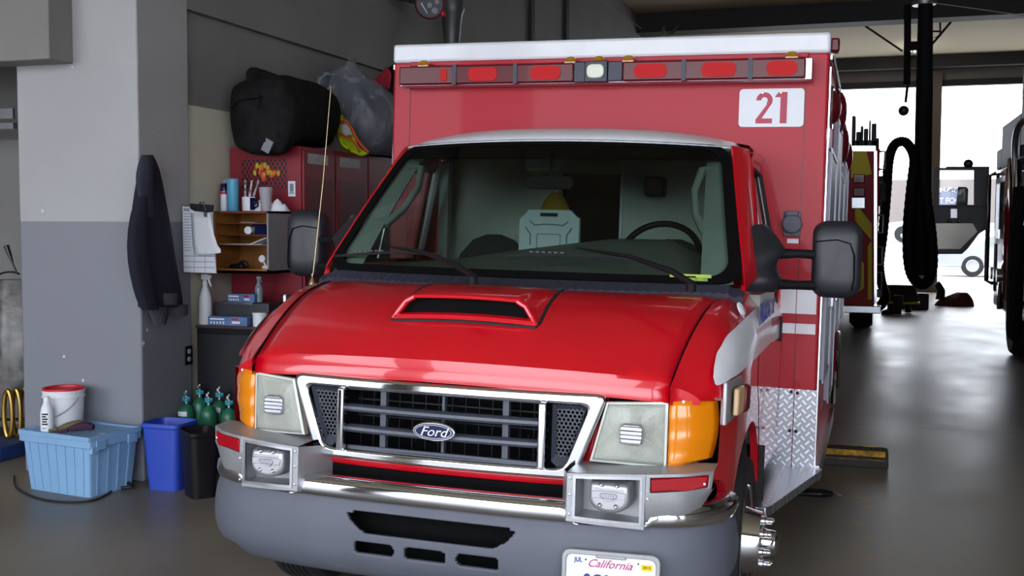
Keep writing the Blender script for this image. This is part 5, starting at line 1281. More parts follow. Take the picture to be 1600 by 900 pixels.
# power outlet on the pillar
p = W(294, 555, 'x', XC); t = thing('power_outlet', 'black double power outlet near the far edge of the pillar', 'outlet', p)
b = B(); b.bb(0, .008, -.04, .04, -.062, .062); b.make('cover_plate', M['black'], t, bevel=.003)
for z in (-.025, .025): b = B(); b.lathe([(.017, 0), (.017, .004), (.015, .006), (0, .006)], (.008, 0, z), (1, 0, 0), 16); b.make('socket', M['hardb'], t)
p = W(224, 537, 'x', XC+.001); b = B(); b.lathe([(.02, 0), (.012, .006), (0, .012)], p, (1, 0, 0), 12); SO(b, 'pipe_stub', M['hardb'], 'small capped stub with a rusty ring on the pillar corner', 'fitting')

# oxygen cylinders behind the bins
M['o2'] = mat('cylinder_green', (34, 104, 78), .35, noise=.12, nscale=10)
lab = ['leftmost green oxygen cylinder with white collar label, behind the blue bin', 'green oxygen cylinder with the tallest valve, second from the left', 'green oxygen cylinder in front of its row, middle of five', 'green oxygen cylinder with white paper tag, second from the right', 'rightmost green oxygen cylinder beside the amber lamp']
for i, (px, py, y) in enumerate(((291, 610, 2.46), (312, 600, 2.545), (326, 612, 2.42), (343, 604, 2.54), (358, 616, 2.42))):
    p = W(px, py, 'y', y); H_ = p.z
    t = thing('oxygen_cylinder', lab[i], 'gas cylinder', (p.x, y, 0), group='green oxygen cylinders')
    r = .052
    b = B(); b.lathe([(0, .0), (r*.9, 0), (r, .012), (r, H_-.16), (r*.93, H_-.13), (r*.7, H_-.105), (r*.35, H_-.09), (.012, H_-.085)], n=24); b.make('cylinder_body', M['o2'], t)
    b = B(); b.lathe([(.012, H_-.088), (.012, H_-.05), (.007, H_-.045), (.007, H_), (0, H_)], n=12); b.box((0, -.008, H_-.02), (.014, .024, .02)); vl = b.make('valve', M['chrome2'], t)
    b = B(); b.lathe([(.026, H_-.066), (.028, H_-.06), (.026, H_-.052), (0, H_-.05)], n=16); b.bb(-.028, .028, -.004, .004, H_-.06, H_-.04); b.make('wrench_cap', mat('teal_cap', (30, 140, 160), .4), vl)
    if i in (0, 3):
        b = B(); b.grid([[(r*1.03*math.cos(a), r*1.03*math.sin(a), z) for a in np.linspace(-PI*.85, -PI*.3, 8)] for z in (H_-.16, H_-.13)]); b.make('paper_label', M['signw'], t)

# waste bins
def bin_(loc, w0, d0, h, rz, m, label, group):
    t = thing('waste_bin', label, 'bin', loc, rz, group)
    def rr(w, d, z, r=.04): return [(x, y_, z) for x, y_ in rrect(w, d, r, 6)]
    k = .80
    b = B(); rows = [rr(w0*k*.9, d0*k*.9, .004), rr(w0*k, d0*k, .0), rr(w0*k, d0*k, .012), rr(w0*.97, d0*.97, h-.05), rr(w0*.97, d0*.97, h-.03), rr(w0, d0, h-.028), rr(w0, d0, h-.004), rr(w0*.985, d0*.985, h), rr(w0*.965, d0*.965, h-.006), rr(w0*k*.95, d0*k*.95, .02)]
    b.grid(rows, closed_u=True); b.poly(rows[0][::-1]); b.poly(rows[-1]); b.make('bin_shell', m, t, ang=50)
    b = B(); rows = [rr(w0+.004, d0+.004, h-.03, .042), rr(w0+.012, d0+.012, h-.022, .044), rr(w0+.012, d0+.012, h-.006, .044), rr(w0, d0, h+.002, .042)]; b.grid(rows, closed_u=True); b.make('bin_rim', m, t, ang=60)
    return t
hb = W(283, 667, 'y', 1.93).z
p = W(262, 771, 'z', 0); 
bin_((-2.578, 2.065, 0), .262, .23, hb, math.radians(0), mat('blue_bin', (40, 70, 176), .45, noise=.04), 'blue rectangular waste bin at the foot of the pillar', 'waste bins')
p = W(325, 778, 'z', 0)
bin_((-2.29, 1.95, 0), .238, .18, hb-.012, math.radians(-38), mat('black_bin', (24, 22, 26), .5, noise=.05, spec=.2), 'black rectangular waste bin between the blue bin and the ambulance bumper', 'waste bins')

# storage tote with lid
p0, p1, p2 = W(45, 764, 'z', 0), W(138, 779, 'z', 0), W(200, 757, 'z', 0)
ang_t = math.atan2(p1.y-p0.y, p1.x-p0.x)
TL, TW, TH = .585, .40, W(150, 700, 'y', p1.y).z+.055
ux = Vector((math.cos(ang_t), math.sin(ang_t), 0)); uy = Vector((-ux.y, ux.x, 0))
tc_ = Vector((p1.x, p1.y, 0))-ux*(TL*.86/2)+uy*(TW*.90/2)
tc_.y = min(tc_.y, YC-.235)
t = thing('storage_tote', 'light blue ribbed storage tote with folded lid standing against the pillar', 'tote', (tc_.x, tc_.y, 0), ang_t)
M['tote'] = mat('light_blue_plastic', (128, 168, 206), .5, noise=.03)
def rr2(w, d, z, r=.02): return [(x, y_, z) for x, y_ in rrect(w, d, r, 4)]
b = B(); rows = [rr2(TL*.86, TW*.84, 0), rr2(TL*.86, TW*.84, .01), rr2(TL*.955, TW*.94, TH-.05)]; b.grid(rows, closed_u=True); b.poly(rows[0][::-1]); b.poly(rows[-1]); tb = b.make('tote_body', M['tote'], t, ang=50)
for k in range(7):
    u = -.5+(k+.7)/7.4
    for s in (-1, 1):
        b = B(); b.prism([(TL*.86*u-.008, s*TW*.42-s*.005, .01), (TL*.86*u+.008, s*TW*.42-s*.005, .01), (TL*.955*u+.008, s*TW*.47-s*.005, TH-.055), (TL*.955*u-.008, s*TW*.47-s*.005, TH-.055)], (0, s*.010, 0)); b.make('rib', M['tote'], tb)
for k in range(4):
    v = -.5+(k+.8)/4.6
    b = B(); b.prism([(TL*.43-.005, TW*.84*v-.007, .01), (TL*.43-.005, TW*.84*v+.007, .01), (TL*.4775-.005, TW*.94*v+.007, TH-.055), (TL*.4775-.005, TW*.94*v-.007, TH-.055)], (.010, 0, 0)); b.make('rib', M['tote'], tb)
b = B(); b.ring(rr2(TL+.01, TW+.01, TH-.06), rr2(TL*.93, TW*.9, TH-.06), (0, 0, .045)); b.make('rim', M['tote'], t, bevel=.004)
b = B(); b.bb(-TL/2+.012, TL/2-.012, -TW/2+.012, TW/2-.012, TH-.016, TH-.004)
for s in (1, -1): b.bb(-TL/2, TL/2, s*TW/2-.012*s, s*TW/2+.006*s, TH-.02, TH+.008); b.bb(s*TL/2-.014*s, s*TL/2+.004*s, -TW/2, TW/2, TH-.02, TH+.008)
b.make('lid', M['tote'], t, bevel=.003)
for k in range(6): b = B(); b.bb(-.26+k*.09, -.215+k*.09, -.03, -.012, TH-.006, TH); b.make('lid_knuckle', M['tote'], t, bevel=.002)
for v in (-.12, .12): b = B(); b.bb(TL/2, TL/2+.014, v-.035, v+.035, TH-.075, TH-.02); b.make('latch', M['tote'], t, bevel=.003)
b = B(); b.bb(TL/2-.03, TL/2+.012, -TW/2+.01, -TW/2+.06, TH-.09, TH-.05); b.make('handle', M['tote'], t, bevel=.003)
# on the tote
def tt(px, py, y): return W(px, py, 'y', y)
BYk = tc_.y+.05
p = tt(101, 690, BYk); t = thing('bucket', 'white plastic bucket with a red inner rim standing on the tote', 'bucket', (p.x, BYk, TH-.004)); HB_ = tt(101, 607, BYk).z-TH; R_b = (tt(135, 640, BYk).x-tt(69, 640, BYk).x)/2*.78
b = B(); b.lathe([(0, 0), (R_b*.86, 0), (R_b*.88, .005), (R_b*.97, HB_*.80), (R_b*1.03, HB_*.81), (R_b*1.03, HB_*.84), (R_b*.98, HB_*.85), (R_b, HB_-.01), (R_b*1.04, HB_-.008), (R_b*1.04, HB_), (R_b*.96, HB_), (R_b*.84, .01), (0, .01)], n=36); b.make('bucket_body', M['wplas'], t, ang=50)
b = B(); b.lathe([(R_b*1.0, HB_-.004), (R_b*1.0, HB_+.012), (R_b*.90, HB_+.010), (R_b*.84, HB_-.06), (R_b*.4, HB_-.075), (0, HB_-.075)], n=36); b.make('red_lid', mat('red_plastic', (196, 24, 44), .4), t, ang=50)
b = B(); b.tube([(R_b*math.cos(a)*1.02, -abs(R_b*math.sin(a))*1.0-.01, HB_*.84-HB_*.50*math.sin(a)) for a in np.linspace(0, PI, 15)], .002, 5); b.make('wire_handle', M['chrome2'], t)
b = B(); b.ball((0, 0, HB_-.045), (.05, .045, .03), 10); b.make('bucket_contents', mat('dark_rag', (60, 20, 30), .9), t)
yq = tc_.y-.10
p = tt(78, 686, yq); hq = tt(78, 618, yq).z-TH; t = thing('detergent_bottle', 'white squeeze bottle with black print standing on the tote', 'bottle', (p.x, yq-.02, TH-.003)); r = (tt(88, 650, yq).x-tt(67, 650, yq).x)/2*.78
b = B(); b.lathe([(0, 0), (r*.95, 0), (r, .006), (r, hq*.55), (r*.9, hq*.66), (r*.55, hq*.82), (r*.42, hq*.85)], n=24); b.make('bottle_body', M['wplas'], t)
b = B(); b.lathe([(r*.5, hq*.84), (r*.5, hq*.94), (r*.42, hq), (0, hq)], n=16); b.make('cap', M['wplas'], t)
for k, (z, w_) in enumerate(((.50, 1.0), (.43, .7), (.36, .95), (.29, .8), (.22, .95), (.12, .6))):
    b = B(); b.grid([[(r*1.01*math.cos(a), r*1.01*math.sin(a), zz) for a in np.linspace(-PI/2-.1, -PI/2-.1+w_*.95, 6)] for zz in (hq*z, hq*(z+.045 if k < 5 else z+.02))]); b.make('label_print', M['black'], t)
p = tt(118, 683, yq+.02)
t = thing('work_gloves', 'pair of dark purple and olive work gloves lying on the tote lid', 'gloves', (p.x, yq, TH-.002), .1)
for k, (m_, pts) in enumerate(((mat('olive_glove', (96, 88, 60), .9, bump=.3), [(-.11, .0, .015), (-.05, .0, .032), (.01, .02, .045), (.07, .03, .05)]), (mat('purple_glove', (58, 30, 56), .9, bump=.3), [(-.03, -.02, .02), (.03, -.02, .035), (.08, .0, .045), (.13, .01, .035)]))):
    b = B(); b.tube(crom(pts, 3), [.010, .018, .024, .030, .034, .036, .036, .034, .030, .022], 10, flat=.75)
    for j in range(3): b.tube([(pts[0][0]+.02, pts[0][1]-.02+j*.02, .02), (pts[0][0]-.03, pts[0][1]-.03+j*.028, .012)], .010, 6)
    b.make('glove', m_, t)
# cord on the floor
b = B(); b.tube(crom([Vector((*W(x, y_, 'z', 0).xy, .006)) for x, y_ in ((22, 745), (25, 762), (48, 776), (80, 784), (120, 786), (150, 782), (170, 772), (182, 762), (200, 760))], 5), .006, 6); pcord = W(195, 764, 'z', 0)
t = SO(b, 'extension_cord', M['rubber'], 'black cord curving on the floor around the blue tote', 'cord')
b = B(); b.tube(crom([(pcord.x-.06, pcord.y, .012), (pcord.x, pcord.y+.03, .03), (pcord.x+.05, pcord.y-.01, .02), (pcord.x+.0, pcord.y-.03, .012)], 4), .010, 6); b.make('plug', M['black'], t)
# recess at the left edge: steel-framed cabinet with bagged gear, brass coil
yr = 2.72
def rx(px, py, y=yr): return W(px, py, 'y', y)
X1 = rx(38, 660).x
t = thing('gear_rack', 'grey steel rack left of the pillar, seen at the edge of the photo', 'rack', (X1, yr, 0))
zr = rx(20, 664).z
b = B(); b.bb(-1.0, 0, 0, .5, zr-.02, zr+.02); b.make('rack_shelf', M['chrome2'], t, bevel=.003)
zt_ = rx(10, 197).z; b = B(); b.bb(-1.0, -.02, -.02, .02, zt_-.02, zt_+.02); b.bb(-1.0, -.02, -.02, .0, zt_+.05, zt_+.12); b.make('rack_rail', M['chrome2'], t)
for x in (-.02, -1.0): b = B(); b.bb(x-.0, x+.03, .35, .40, 0, zt_+.05); b.make('rack_post', M['chrome2'], t)
b = B(); b.bb(-1.0, .02, .48, .5, .1, zt_-.05); b.make('rack_back', M['wall_up'], t)
b = B(); z1_ = rx(15, 440).z
loft(b, [((X1-.3, yr+.22, zr+.03), (.22, 0, 0), (0, .16, 0)), ((X1-.3, yr+.22, zr+.15), (.28, 0, 0), (0, .2, 0)), ((X1-.3, yr+.22, zr+.45), (.28, 0, 0), (0, .2, 0)), ((X1-.3, yr+.22, zr+.7), (.27, 0, 0), (0, .18, 0)), ((X1-.3, yr+.22, z1_), (.15, 0, 0), (0, .1, 0))], 22, wob=.06, seed=8)
t = SO(b, 'bagged_gear', mat('bagged_cloths', (50, 60, 54), .3, rgb2=(132, 122, 122), nscale=9, bump=.5, bscale=12, detail=6), 'plastic-wrapped heap of red, white and green cloths on the rack at the left edge', 'bag', subd=1)
b = B(); b.tube(crom([rx(-8, 432), rx(6, 426), rx(20, 425), rx(30, 428)], 4), .008, 6); b.tube([rx(10, 384), rx(15, 398), rx(20, 412), rx(27, 428)], [.020, .016, .007, .007], 8); SO(b, 'hose_nozzle', M['mirror_black'], 'dark hose nozzle and pale tube above the wrapped heap', 'nozzle')
b = B()
for k in range(3):
    c = rx(9+k*2, 700, 2.4); b.tube([(c.x+.045*k*.3+.035*math.cos(a), 2.43+.05*k, .30+.16*math.sin(a)) for a in np.linspace(0, 2*PI, 25)[:-1]], .016, 8, closed=True)
SO(b, 'brass_coil', mat('brass', (170, 138, 70), .3, .9), 'coil of brass tubing standing left of the tote', 'coil')
c = rx(10, 750, 2.4); b = B(); b.bb(c.x-.5, c.x+.06, 2.28, 2.58, 0, .10); b.bb(c.x-.46, c.x+.02, 2.30, 2.32, .10, .13); SO(b, 'blue_crate', mat('crate_blue', (30, 56, 110), .5, noise=.3, nscale=12), 'low blue crate under the brass coil', 'crate', bevel=.01)

# hose reel and duct on the wall above the box
yr_ = 6.7; p = W(672, 6, 'x', XC+.45)
t = thing('hose_reel', 'round red-rimmed reel with gauges high on the wall over the box roof', 'reel', p)
R_ = .135
b = B(); b.lathe([(R_*.93, 0), (R_, .01), (R_, .05), (R_*.9, .06), (0, .06)], (0, .0, 0), (.35, -1, -.25), 32); b.make('reel_rim', mat('reel_red', (110, 20, 30), .5), t)
b = B(); b.lathe([(R_*.88, .061), (R_*.86, .066), (0, .066)], (0, 0, 0), (.35, -1, -.25), 32); b.make('reel_face', M['slate'], t)
ax_ = Vector((.35, -1, -.25)).normalized(); ea = ax_.cross(Vector((0, 0, 1))).normalized(); eb = ea.cross(ax_)
for k, (u, v, r_) in enumerate(((.0, -.01, .024), (-.05, .07, .026), (.045, -.055, .028), (.065, .02, .02), (.05, .09, .022))):
    b = B(); b.lathe([(r_, 0), (r_, .012), (r_*.6, .014), (0, .01)], ax_*.066-ea*u+eb*v, ax_, 16); b.make('gauge', M['hardb'], t)
b = B(); b.tube([ax_*.07-ea*(-.075)+eb*.01, ax_*.07-ea*(-.02)+eb*(-.08)], .006, 6); b.make('lever', M['chrome2'], t)
b = B(); b.ball(ax_*.05-ea*.115+eb*(-.08), (.025, .025, .035), 10); b.make('reel_knob', M['red'], t)
b = B(); b.tube([-ax_*.0, Vector((-.45, .05, .12))], .03, 8); b.make('reel_bracket', M['beam'], t)
q0, q1 = W(708, -30, 'x', XC+.3), W(706, 62, 'x', XC+.3)
b = B(); b.lathe([(.115, .55), (.12, .33), (.125, .28), (.105, .24), (.075, -.05), (.075, -.6)], Vector((q1.x, q1.y, q1.z)), (0, 0, 1), 24)
SO(b, 'duct_pipe', mat('galvanised', (96, 98, 100), .45, .5, noise=.1), 'grey tapering duct pipe beside the reel above the box roof', 'pipe')

# ------------------------------------------------------------------ back of the bay, right side, outside
M['lamp'] = mat('lamp_tube', (255, 255, 255), .5, emit=((1, .97, .9), 9))
def lamp(px, py, y, L, ang, label):
    p = W(px, py, 'y', y); t = thing('ceiling_light', label, 'light', p, ang, 'fluorescent ceiling lights')
    b = B(); b.bb(-.12, .12, -L/2, L/2, .03, .08); b.make('lamp_housing', M['ceil'], t, bevel=.01)
    for s in (1, -1): b = B(); b.tube([(s*.05, -L/2+.03, .012), (s*.05, L/2-.03, .012)], .018, 8); b.make('tube', M['lamp'], t)
    b = B(); b.tube([(0, -L/2+.1, .08), (0, -L/2+.1, ZC-p.z)], .006, 4); b.tube([(0, L/2-.1, .08), (0, L/2-.1, ZC-p.z)], .006, 4); b.make('hanger', M['beam'], t)
lamp(1091, 45, 19.5, 1.2, math.radians(28), 'lit fluorescent lamp just above the ambulance roof edge')
lamp(1430, 44, 20.5, 1.2, 0, 'lit fluorescent lamp at the top beside the hanging exhaust hose')
lamp(1427, 76, 22.3, 1.2, 0, 'smaller lit fluorescent lamp farther back, under the first')
# roof braces and cords
b = B(); b.tube([W(1345, 36, 'y', 18), W(1410, 80, 'y', 18)], .02, 6); SO(b, 'roof_brace', M['beam'], 'thin dark diagonal brace left of the exhaust hose under the roof', 'brace')
b = B(); b.tube([W(1449, 78, 'y', 18), W(1486, 34, 'y', 18)], .025, 6); SO(b, 'roof_brace', M['beam'], 'dark diagonal brace right of the exhaust hose under the roof', 'brace')
b = B(); b.tube([W(1455, 34, 'y', 18), W(1455, 60, 'y', 18), W(1469, 56, 'y', 18), W(1469, 33, 'y', 18)], .02, 6); b.tube([W(1455, 49, 'y', 18), W(1469, 49, 'y', 18)], .018, 6); b.tube([W(1457, 60, 'y', 18), W(1457, 78, 'y', 18)], .01, 5); SO(b, 'hanging_bracket', M['beam'], 'small dark U-shaped bracket hanging below the big beam', 'bracket')
b = B(); b.tube([W(936, 0, 'y', 11.5), W(1002, 44, 'y', 11.5)], .006, 5); SO(b, 'ceiling_cable', M['hardb'], 'thin pale cable slanting down to the end of the big beam', 'cable')
b = B(); b.tube([W(1455, 4, 'y', 11.5), W(1640, 30, 'y', 11.5)], .006, 5); SO(b, 'ceiling_cable', M['hardb'], 'thin pale cable running to the right edge in front of the big beam', 'cable')
b = B(); b.tube([W(1036, 48, 'y', 16.4), W(1048, 53, 'y', 16.4), W(1060, 43, 'y', 16.4)], .03, 5); b.tube([W(1037, 43, 'y', 16.4), W(1037, 56, 'y', 16.4)], .03, 5); SO(b, 'beam_bracket', M['chrome2'], 'crossed metal bracket under the beam over the ambulance roof', 'bracket')
# exhaust hose drop
M['hose'] = mat('exhaust_hose', (16, 16, 20), .7, spec=.15)
def corr(pts, r, k=8, n=12, m=None):
    P = crom(pts, k); L = [r*(1.0 if i % 2 else .90) for i in range(len(P))]; b = B(); b.tube(P, L, n); return b
YH = 13.0
h = lambda px, py, d=0: W(px, py, 'y', YH+d)
t = thing('exhaust_hose', 'black exhaust extraction hose hanging from the roof in loops to the fire engine', 'hose')
b = B(); b.tube([h(1446, -60), h(1446, 20), h(1444, 150), h(1441, 300), h(1438, 430)], [.10, .10, .115, .12, .11], 14); b.make('drop_tube', M['hose'], t)
b = B(); b.tube([h(1444, 1), h(1444, 8)], .16, 16); b.make('top_flange', M['chrome2'], t)
corr([h(1430, 250, -.1), h(1424, 300, -.1), h(1419, 360, -.1), h(1421, 415, -.1), h(1432, 440, -.1), h(1447, 442, -.1), h(1456, 420, -.1), h(1455, 370, -.1), h(1448, 320, -.1), h(1444, 260, -.1)], .08, 10).make('lower_loop', M['hose'], t)
corr([h(1430, 262, -.15), h(1426, 238, -.15), h(1414, 222, -.15), h(1398, 226, -.15), h(1389, 250, -.15), h(1385, 300, -.15), h(1380, 360, -.1), h(1374, 410, 0), h(1377, 440, .0), h(1383, 462, 0), h(1376, 477, .0), h(1360, 483, .0), h(1345, 484, .0)], .072, 12).make('upper_loop', M['hose'], t)
b = B(); b.tube([h(1418, 8, .4), h(1418, 60, .4), h(1417, 133, .4)], .05, 10); b.bb(h(1418, 60, .4).x-.02, h(1436, 60).x, YH+.3, YH+.4, h(1430, 66).z-.06, h(1430, 66).z+.05); b.make('guide_rail', M['hose'], t)
b = B(); b.tube([h(1418, 133, .4), h(1415, 160, .4)], .02, 8); b.make('pull_rope', M['hose'], t)
b = B(); b.ball(h(1412, 173, .4), .075, 14); b.make('balance_ball', M['mirror_black'], t)
# fire engine whose tail shows behind the ambulance
M['fe_red'] = mat('engine_red', (140, 16, 30), .5, spec=.2); M['fe_yel'] = mat('reflective_yellow', (196, 178, 30), .5, spec=.2)
YR = 12.2
t = thing('fire_engine', 'fire engine tail with red and yellow chevrons behind the ambulance', 'fire engine')
xr = W(1371, 400, 'y', YR).x; zt = W(1350, 232, 'y', YR).z; zbm = W(1350, 485, 'y', YR).z
b = B(); b.bb(xr-2.4, xr, YR, YR+7.5, zbm, zt); b.make('engine_body', M['fe_red'], t, bevel=.02)
p = lambda px, py, d=-.012: W(px, py, 'y', YR+d)
b = B()
for (x0, y0), (x1, y1), (x2, y2), (x3, y3) in (((1330, 238), (1354, 236), (1362, 272), (1330, 278)), ((1336, 315), (1362, 350), (1362, 376), (1336, 345)), ((1336, 395), (1350, 412), (1350, 450), (1336, 460)), ((1356, 385), (1362, 376), (1362, 468), (1356, 468))):
    c_ = B(); c_.prism([p(x0, y0), p(x1, y1), p(x2, y2), p(x3, y3)], (0, .01, 0)); c_.make('chevron', M['fe_yel'], t)
b.bm.free()
for y_ in (272, 293): b = B(); b.prism([p(1333, y_, -.04), p(1351, y_, -.04), p(1351, y_+14, -.04), p(1333, y_+14, -.04)], (0, .04, 0)); b.make('tail_light', M['redlens_dk'], t, bevel=.01)
b = B(); b.prism([p(1330, 308, -.03), p(1352, 308, -.03), p(1352, 326, -.03), p(1330, 326, -.03)], (0, .03, 0)); b.make('reverse_light', M['chrome2'], t, bevel=.01)
b = B(); b.prism([p(1366, 236, -.03), p(1370, 236, -.03), p(1370, 480, -.03), p(1366, 480, -.03)], (0, .04, 0)); b.prism([p(1328, 228, -.03), p(1368, 228, -.03), p(1368, 236, -.03), p(1328, 236, -.03)], (0, .03, 0)); b.make('corner_trim', M['chrome'], t)
b = B()
for x0, x1, y0, y1 in ((1330, 1337, 180, 230), (1337, 1345, 205, 230), (1344, 1349, 196, 230), (1349, 1357, 200, 230), (1357, 1361, 187, 230), (1361, 1370, 192, 232), (1366, 1374, 215, 235), (1330, 1372, 218, 230)):
    a, c = p(x0, y1), p(x1, y0); b.bb(a.x, c.x, YR+.05, YR+.5, a.z, c.z)
b.make('rear_equipment', M['black'], t, bevel=.02)
for y_ in (250, 300, 350, 400, 440):
    c = p(1373, y_); b = B(); b.tube([(xr, YR+.1, c.z-.12), (xr+.07, YR+.12, c.z-.12), (xr+.07, YR+.12, c.z+.12), (xr, YR+.1, c.z+.12)], .018, 6); b.make('grab_rail', M['chrome'], t)
a, c = p(1374, 350), p(1382, 270); b = B(); b.bb(xr, c.x+.0, YR+.5, YR+.7, a.z+.25, c.z-.02); b.tube([(xr+.05, YR+.6, p(0, 350).z), (xr+.05, YR+.6, p(0, 305).z)], .02, 6); b.make('side_light', M['black'], t, bevel=.01)
b = B(); b.bb(xr-2.4, xr+.06, YR-.25, YR, zbm-.02, zbm+.08); b.make('tail_step', M['chrome2'], t, bevel=.01)
def tyre(b, c, r, w, ax=(1, 0, 0)): b.lathe([(r*.55, -w/2), (r*.92, -w/2), (r, -w/2*.7), (r, w/2*.7), (r*.92, w/2), (r*.55, w/2)], c, ax, 32); return b
for y_ in (2.2, 6.2): 
    for x in (xr-.2, xr-2.2): b = B(); tyre(b, (x, YR+y_, .5), .5, .32); wh = b.make('wheel', M['rubber'], t); b = B(); b.lathe([(.275, -.1), (.27, .1), (.2, .06), (.1, .14), (0, .14)], (x, YR+y_, .5), (1, 0, 0), 24); b.make('wheel_hub', M['chrome2'], wh)
b = B(); b.bb(xr-1.9, xr-.4, YR+.3, YR+7, .4, zbm); b.bb(xr-.35, xr-.05, YR+.02, YR+.05, .25, zbm); b.make('undercarriage', M['blk2'], t)
b = B(); b.tube([(xr-.3, YR+1.0, .62), (xr+.05, YR+.7, .62)], .06, 10); b.make('tail_pipe', M['chrome2'], t)

# fire engine on the right, its far cab door open
XS = 3.03
t = thing('fire_engine', 'dark fire engine along the right edge with its cab door open', 'fire engine')
s = lambda px, py: W(px, py, 'x', XS)
M['fe_dark'] = mat('engine_side', (62, 22, 30), .35, coat=.4, noise=.1); M['diamond'] = diamond_mat('engine_tread', (98, 98, 116), (70, 70, 86), .05, .05, ('Y', 'Z'), .2, rough=.6)
M['shut'] = mat('roller_shutter', (120, 124, 130), .35, .6)
def zs(px, py): return s(px, py).z
b = B(); b.bb(XS, XS+2.4, 4.0, 10.2, .55, 2.3); b.bb(XS+.02, XS+2.4, 10.2, 12.9, .5, 2.35); b.make('engine_body', M['fe_dark'], t, bevel=.03)
b = B(); b.bb(XS+.25, XS+2.1, 4, 12.8, .3, .6); b.make('undercarriage', M['blk2'], t)
for y0, y1, z0_, z1_ in ((6.0, 7.1, .75, 2.2), (7.2, 8.4, 1.2, 2.2), (8.5, 9.6, .75, 2.2), (9.75, 10.3, .75, 2.2)):
    b = B(); b.bb(XS-.015, XS, y0, y1, z0_, z1_)
    k = z0_
    while k < z1_-.05: b.bb(XS-.022, XS-.01, y0+.03, y1-.03, k+.01, k+.06); k += .075
    sh_ = b.make('roller_shutter', M['shut'], t); b = B(); b.ring([(XS-.02, y, z) for y, z in ((y0, z0_), (y1, z0_), (y1, z1_), (y0, z1_))], [(XS-.02, y, z) for y, z in ((y0+.04, z0_+.04), (y1-.04, z0_+.04), (y1-.04, z1_-.04), (y0+.04, z1_-.04))], (-.012, 0, 0)); b.make('shutter_frame', M['chrome'], sh_)
b = B(); b.bb(XS-.02, XS+.02, 10.4, 11.5, .75, 2.25); pp = b.make('pump_panel', M['shut'], t)
for k in range(9):
    y_, z_ = 10.55+.3*(k % 3), 1.3+.28*(k//3); b = B(); b.lathe([(.07, 0), (.075, .03), (.06, .035), (0, .03)], (XS-.02, y_, z_), (-1, 0, 0), 16); b.make('gauge', M['chrome'], pp)
for y_ in (10.6, 10.95, 11.3): b = B(); b.lathe([(.06, 0), (.06, .1), (.075, .1), (.075, .16), (0, .16)], (XS-.02, y_, 1.0), (-1, 0, 0), 16); b.make('hose_outlet', M['chrome2'], pp)
for y_ in (5.4, 11.2):
    b = B(); tyre(b, (XS+.22, y_, .52), .52, .34); wh = b.make('wheel', M['rubber'], t); b = B(); b.lathe([(.29, -.1), (.28, .12), (.2, .10), (.14, .2), (0, .2)], (XS+.22, y_, .52), (-1, 0, 0), 24); b.make('wheel_hub', M['chrome'], wh)
    b = B(); b.tube([(XS-.01, y_+.64*math.cos(a), .52+.64*math.sin(a)) for a in np.linspace(0, PI, 15)], .035, 6); b.make('wheel_arch_trim', M['chrome'], wh)
# cab windows, rails, mirrors
b = B(); b.ring([(XS+.01, y, z) for y, z in ((10.7, 1.35), (12.6, 1.35), (12.6, 2.22), (10.7, 2.22))], [(XS+.01, y, z) for y, z in ((10.8, 1.42), (12.5, 1.42), (12.5, 2.15), (10.8, 2.15))], (-.03, 0, 0)); b.make('window_frame', M['chrome2'], t)
b = B(); b.bb(XS+.0, XS+.015, 10.8, 11.6, 1.42, 2.15); b.bb(XS+.0, XS+.015, 11.7, 12.5, 1.42, 2.15); b.make('cab_window', M.setdefault('paneg', mat('window_pane_grey', (150, 160, 156), .08, .3, coat=1)), t)
for y_, z0_, z1_, r in ((10.5, .7, 2.3, .03), (12.75, .8, 2.3, .03), (9.68, .7, 2.35, .025), (10.36, .7, 2.4, .03), (7.15, .7, 2.3, .02)):
    b = B(); b.tube([(XS, y_, z0_), (XS-.09, y_, z0_+.04), (XS-.09, y_, z1_-.04), (XS, y_, z1_)], r, 8); b.make('grab_rail', M['chrome'], t)
for z_ in (.62, .95, 2.32): b = B(); b.bb(XS-.03, XS+.01, 4, 10.2, z_, z_+.035); b.make('body_rail', M['chrome2'], t)
# hose bundle and tools hanging on the side
b = B()
for k in range(3): b.tube(crom([(XS-.10-.02*k, 8.9+.12*k, 2.0), (XS-.16, 8.95+.12*k, 1.5), (XS-.16, 9.0+.12*k, .8), (XS-.13, 9.1+.12*k, .42), (XS-.10, 9.2+.12*k, .8), (XS-.1, 9.2+.12*k, 1.6)], 5), .05, 10)
b.make('side_hose', M['hose'], t)
b = B(); b.tube(crom([(XS-.06, 9.95, 2.0), (XS-.10, 9.9, 2.5), (XS-.06, 9.7, 2.72), (XS+.1, 9.3, 2.75)], 6), .035, 10); b.make('intake_elbow', M['chrome2'], t)
b = B(); b.bb(XS+.02, XS+.7, 10.45, 12.4, 2.33, 2.9); b.bb(XS+.02, XS+.3, 12.4, 13.0, 2.35, 2.62); b.make('tread_locker', M['diamond'], t, bevel=.02)
b = B(); b.bb(XS+.1, XS+2.2, 5.5, 9.9, 2.3, 3.3); b.make('hose_bed', M['shut'], t, bevel=.03)
b = B(); b.bb(XS+.02, XS+.3, 9.0, 10.42, 2.3, 3.42); b.make('side_panel', mat('dull_panel', (128, 130, 138), .6), t, bevel=.02)
b = B(); b.bb(XS-.04, XS+.10, 9.95, 10.15, 2.0, 2.5); b.make('roof_box', M['black'], t, bevel=.02)
b = B(); b.tube([(XS+.1, 9.8, 2.3), (XS+.1, 9.8, 3.8), (XS+.25, 10.0, 4.0)], .03, 8); b.make('mast', M['chrome2'], t)
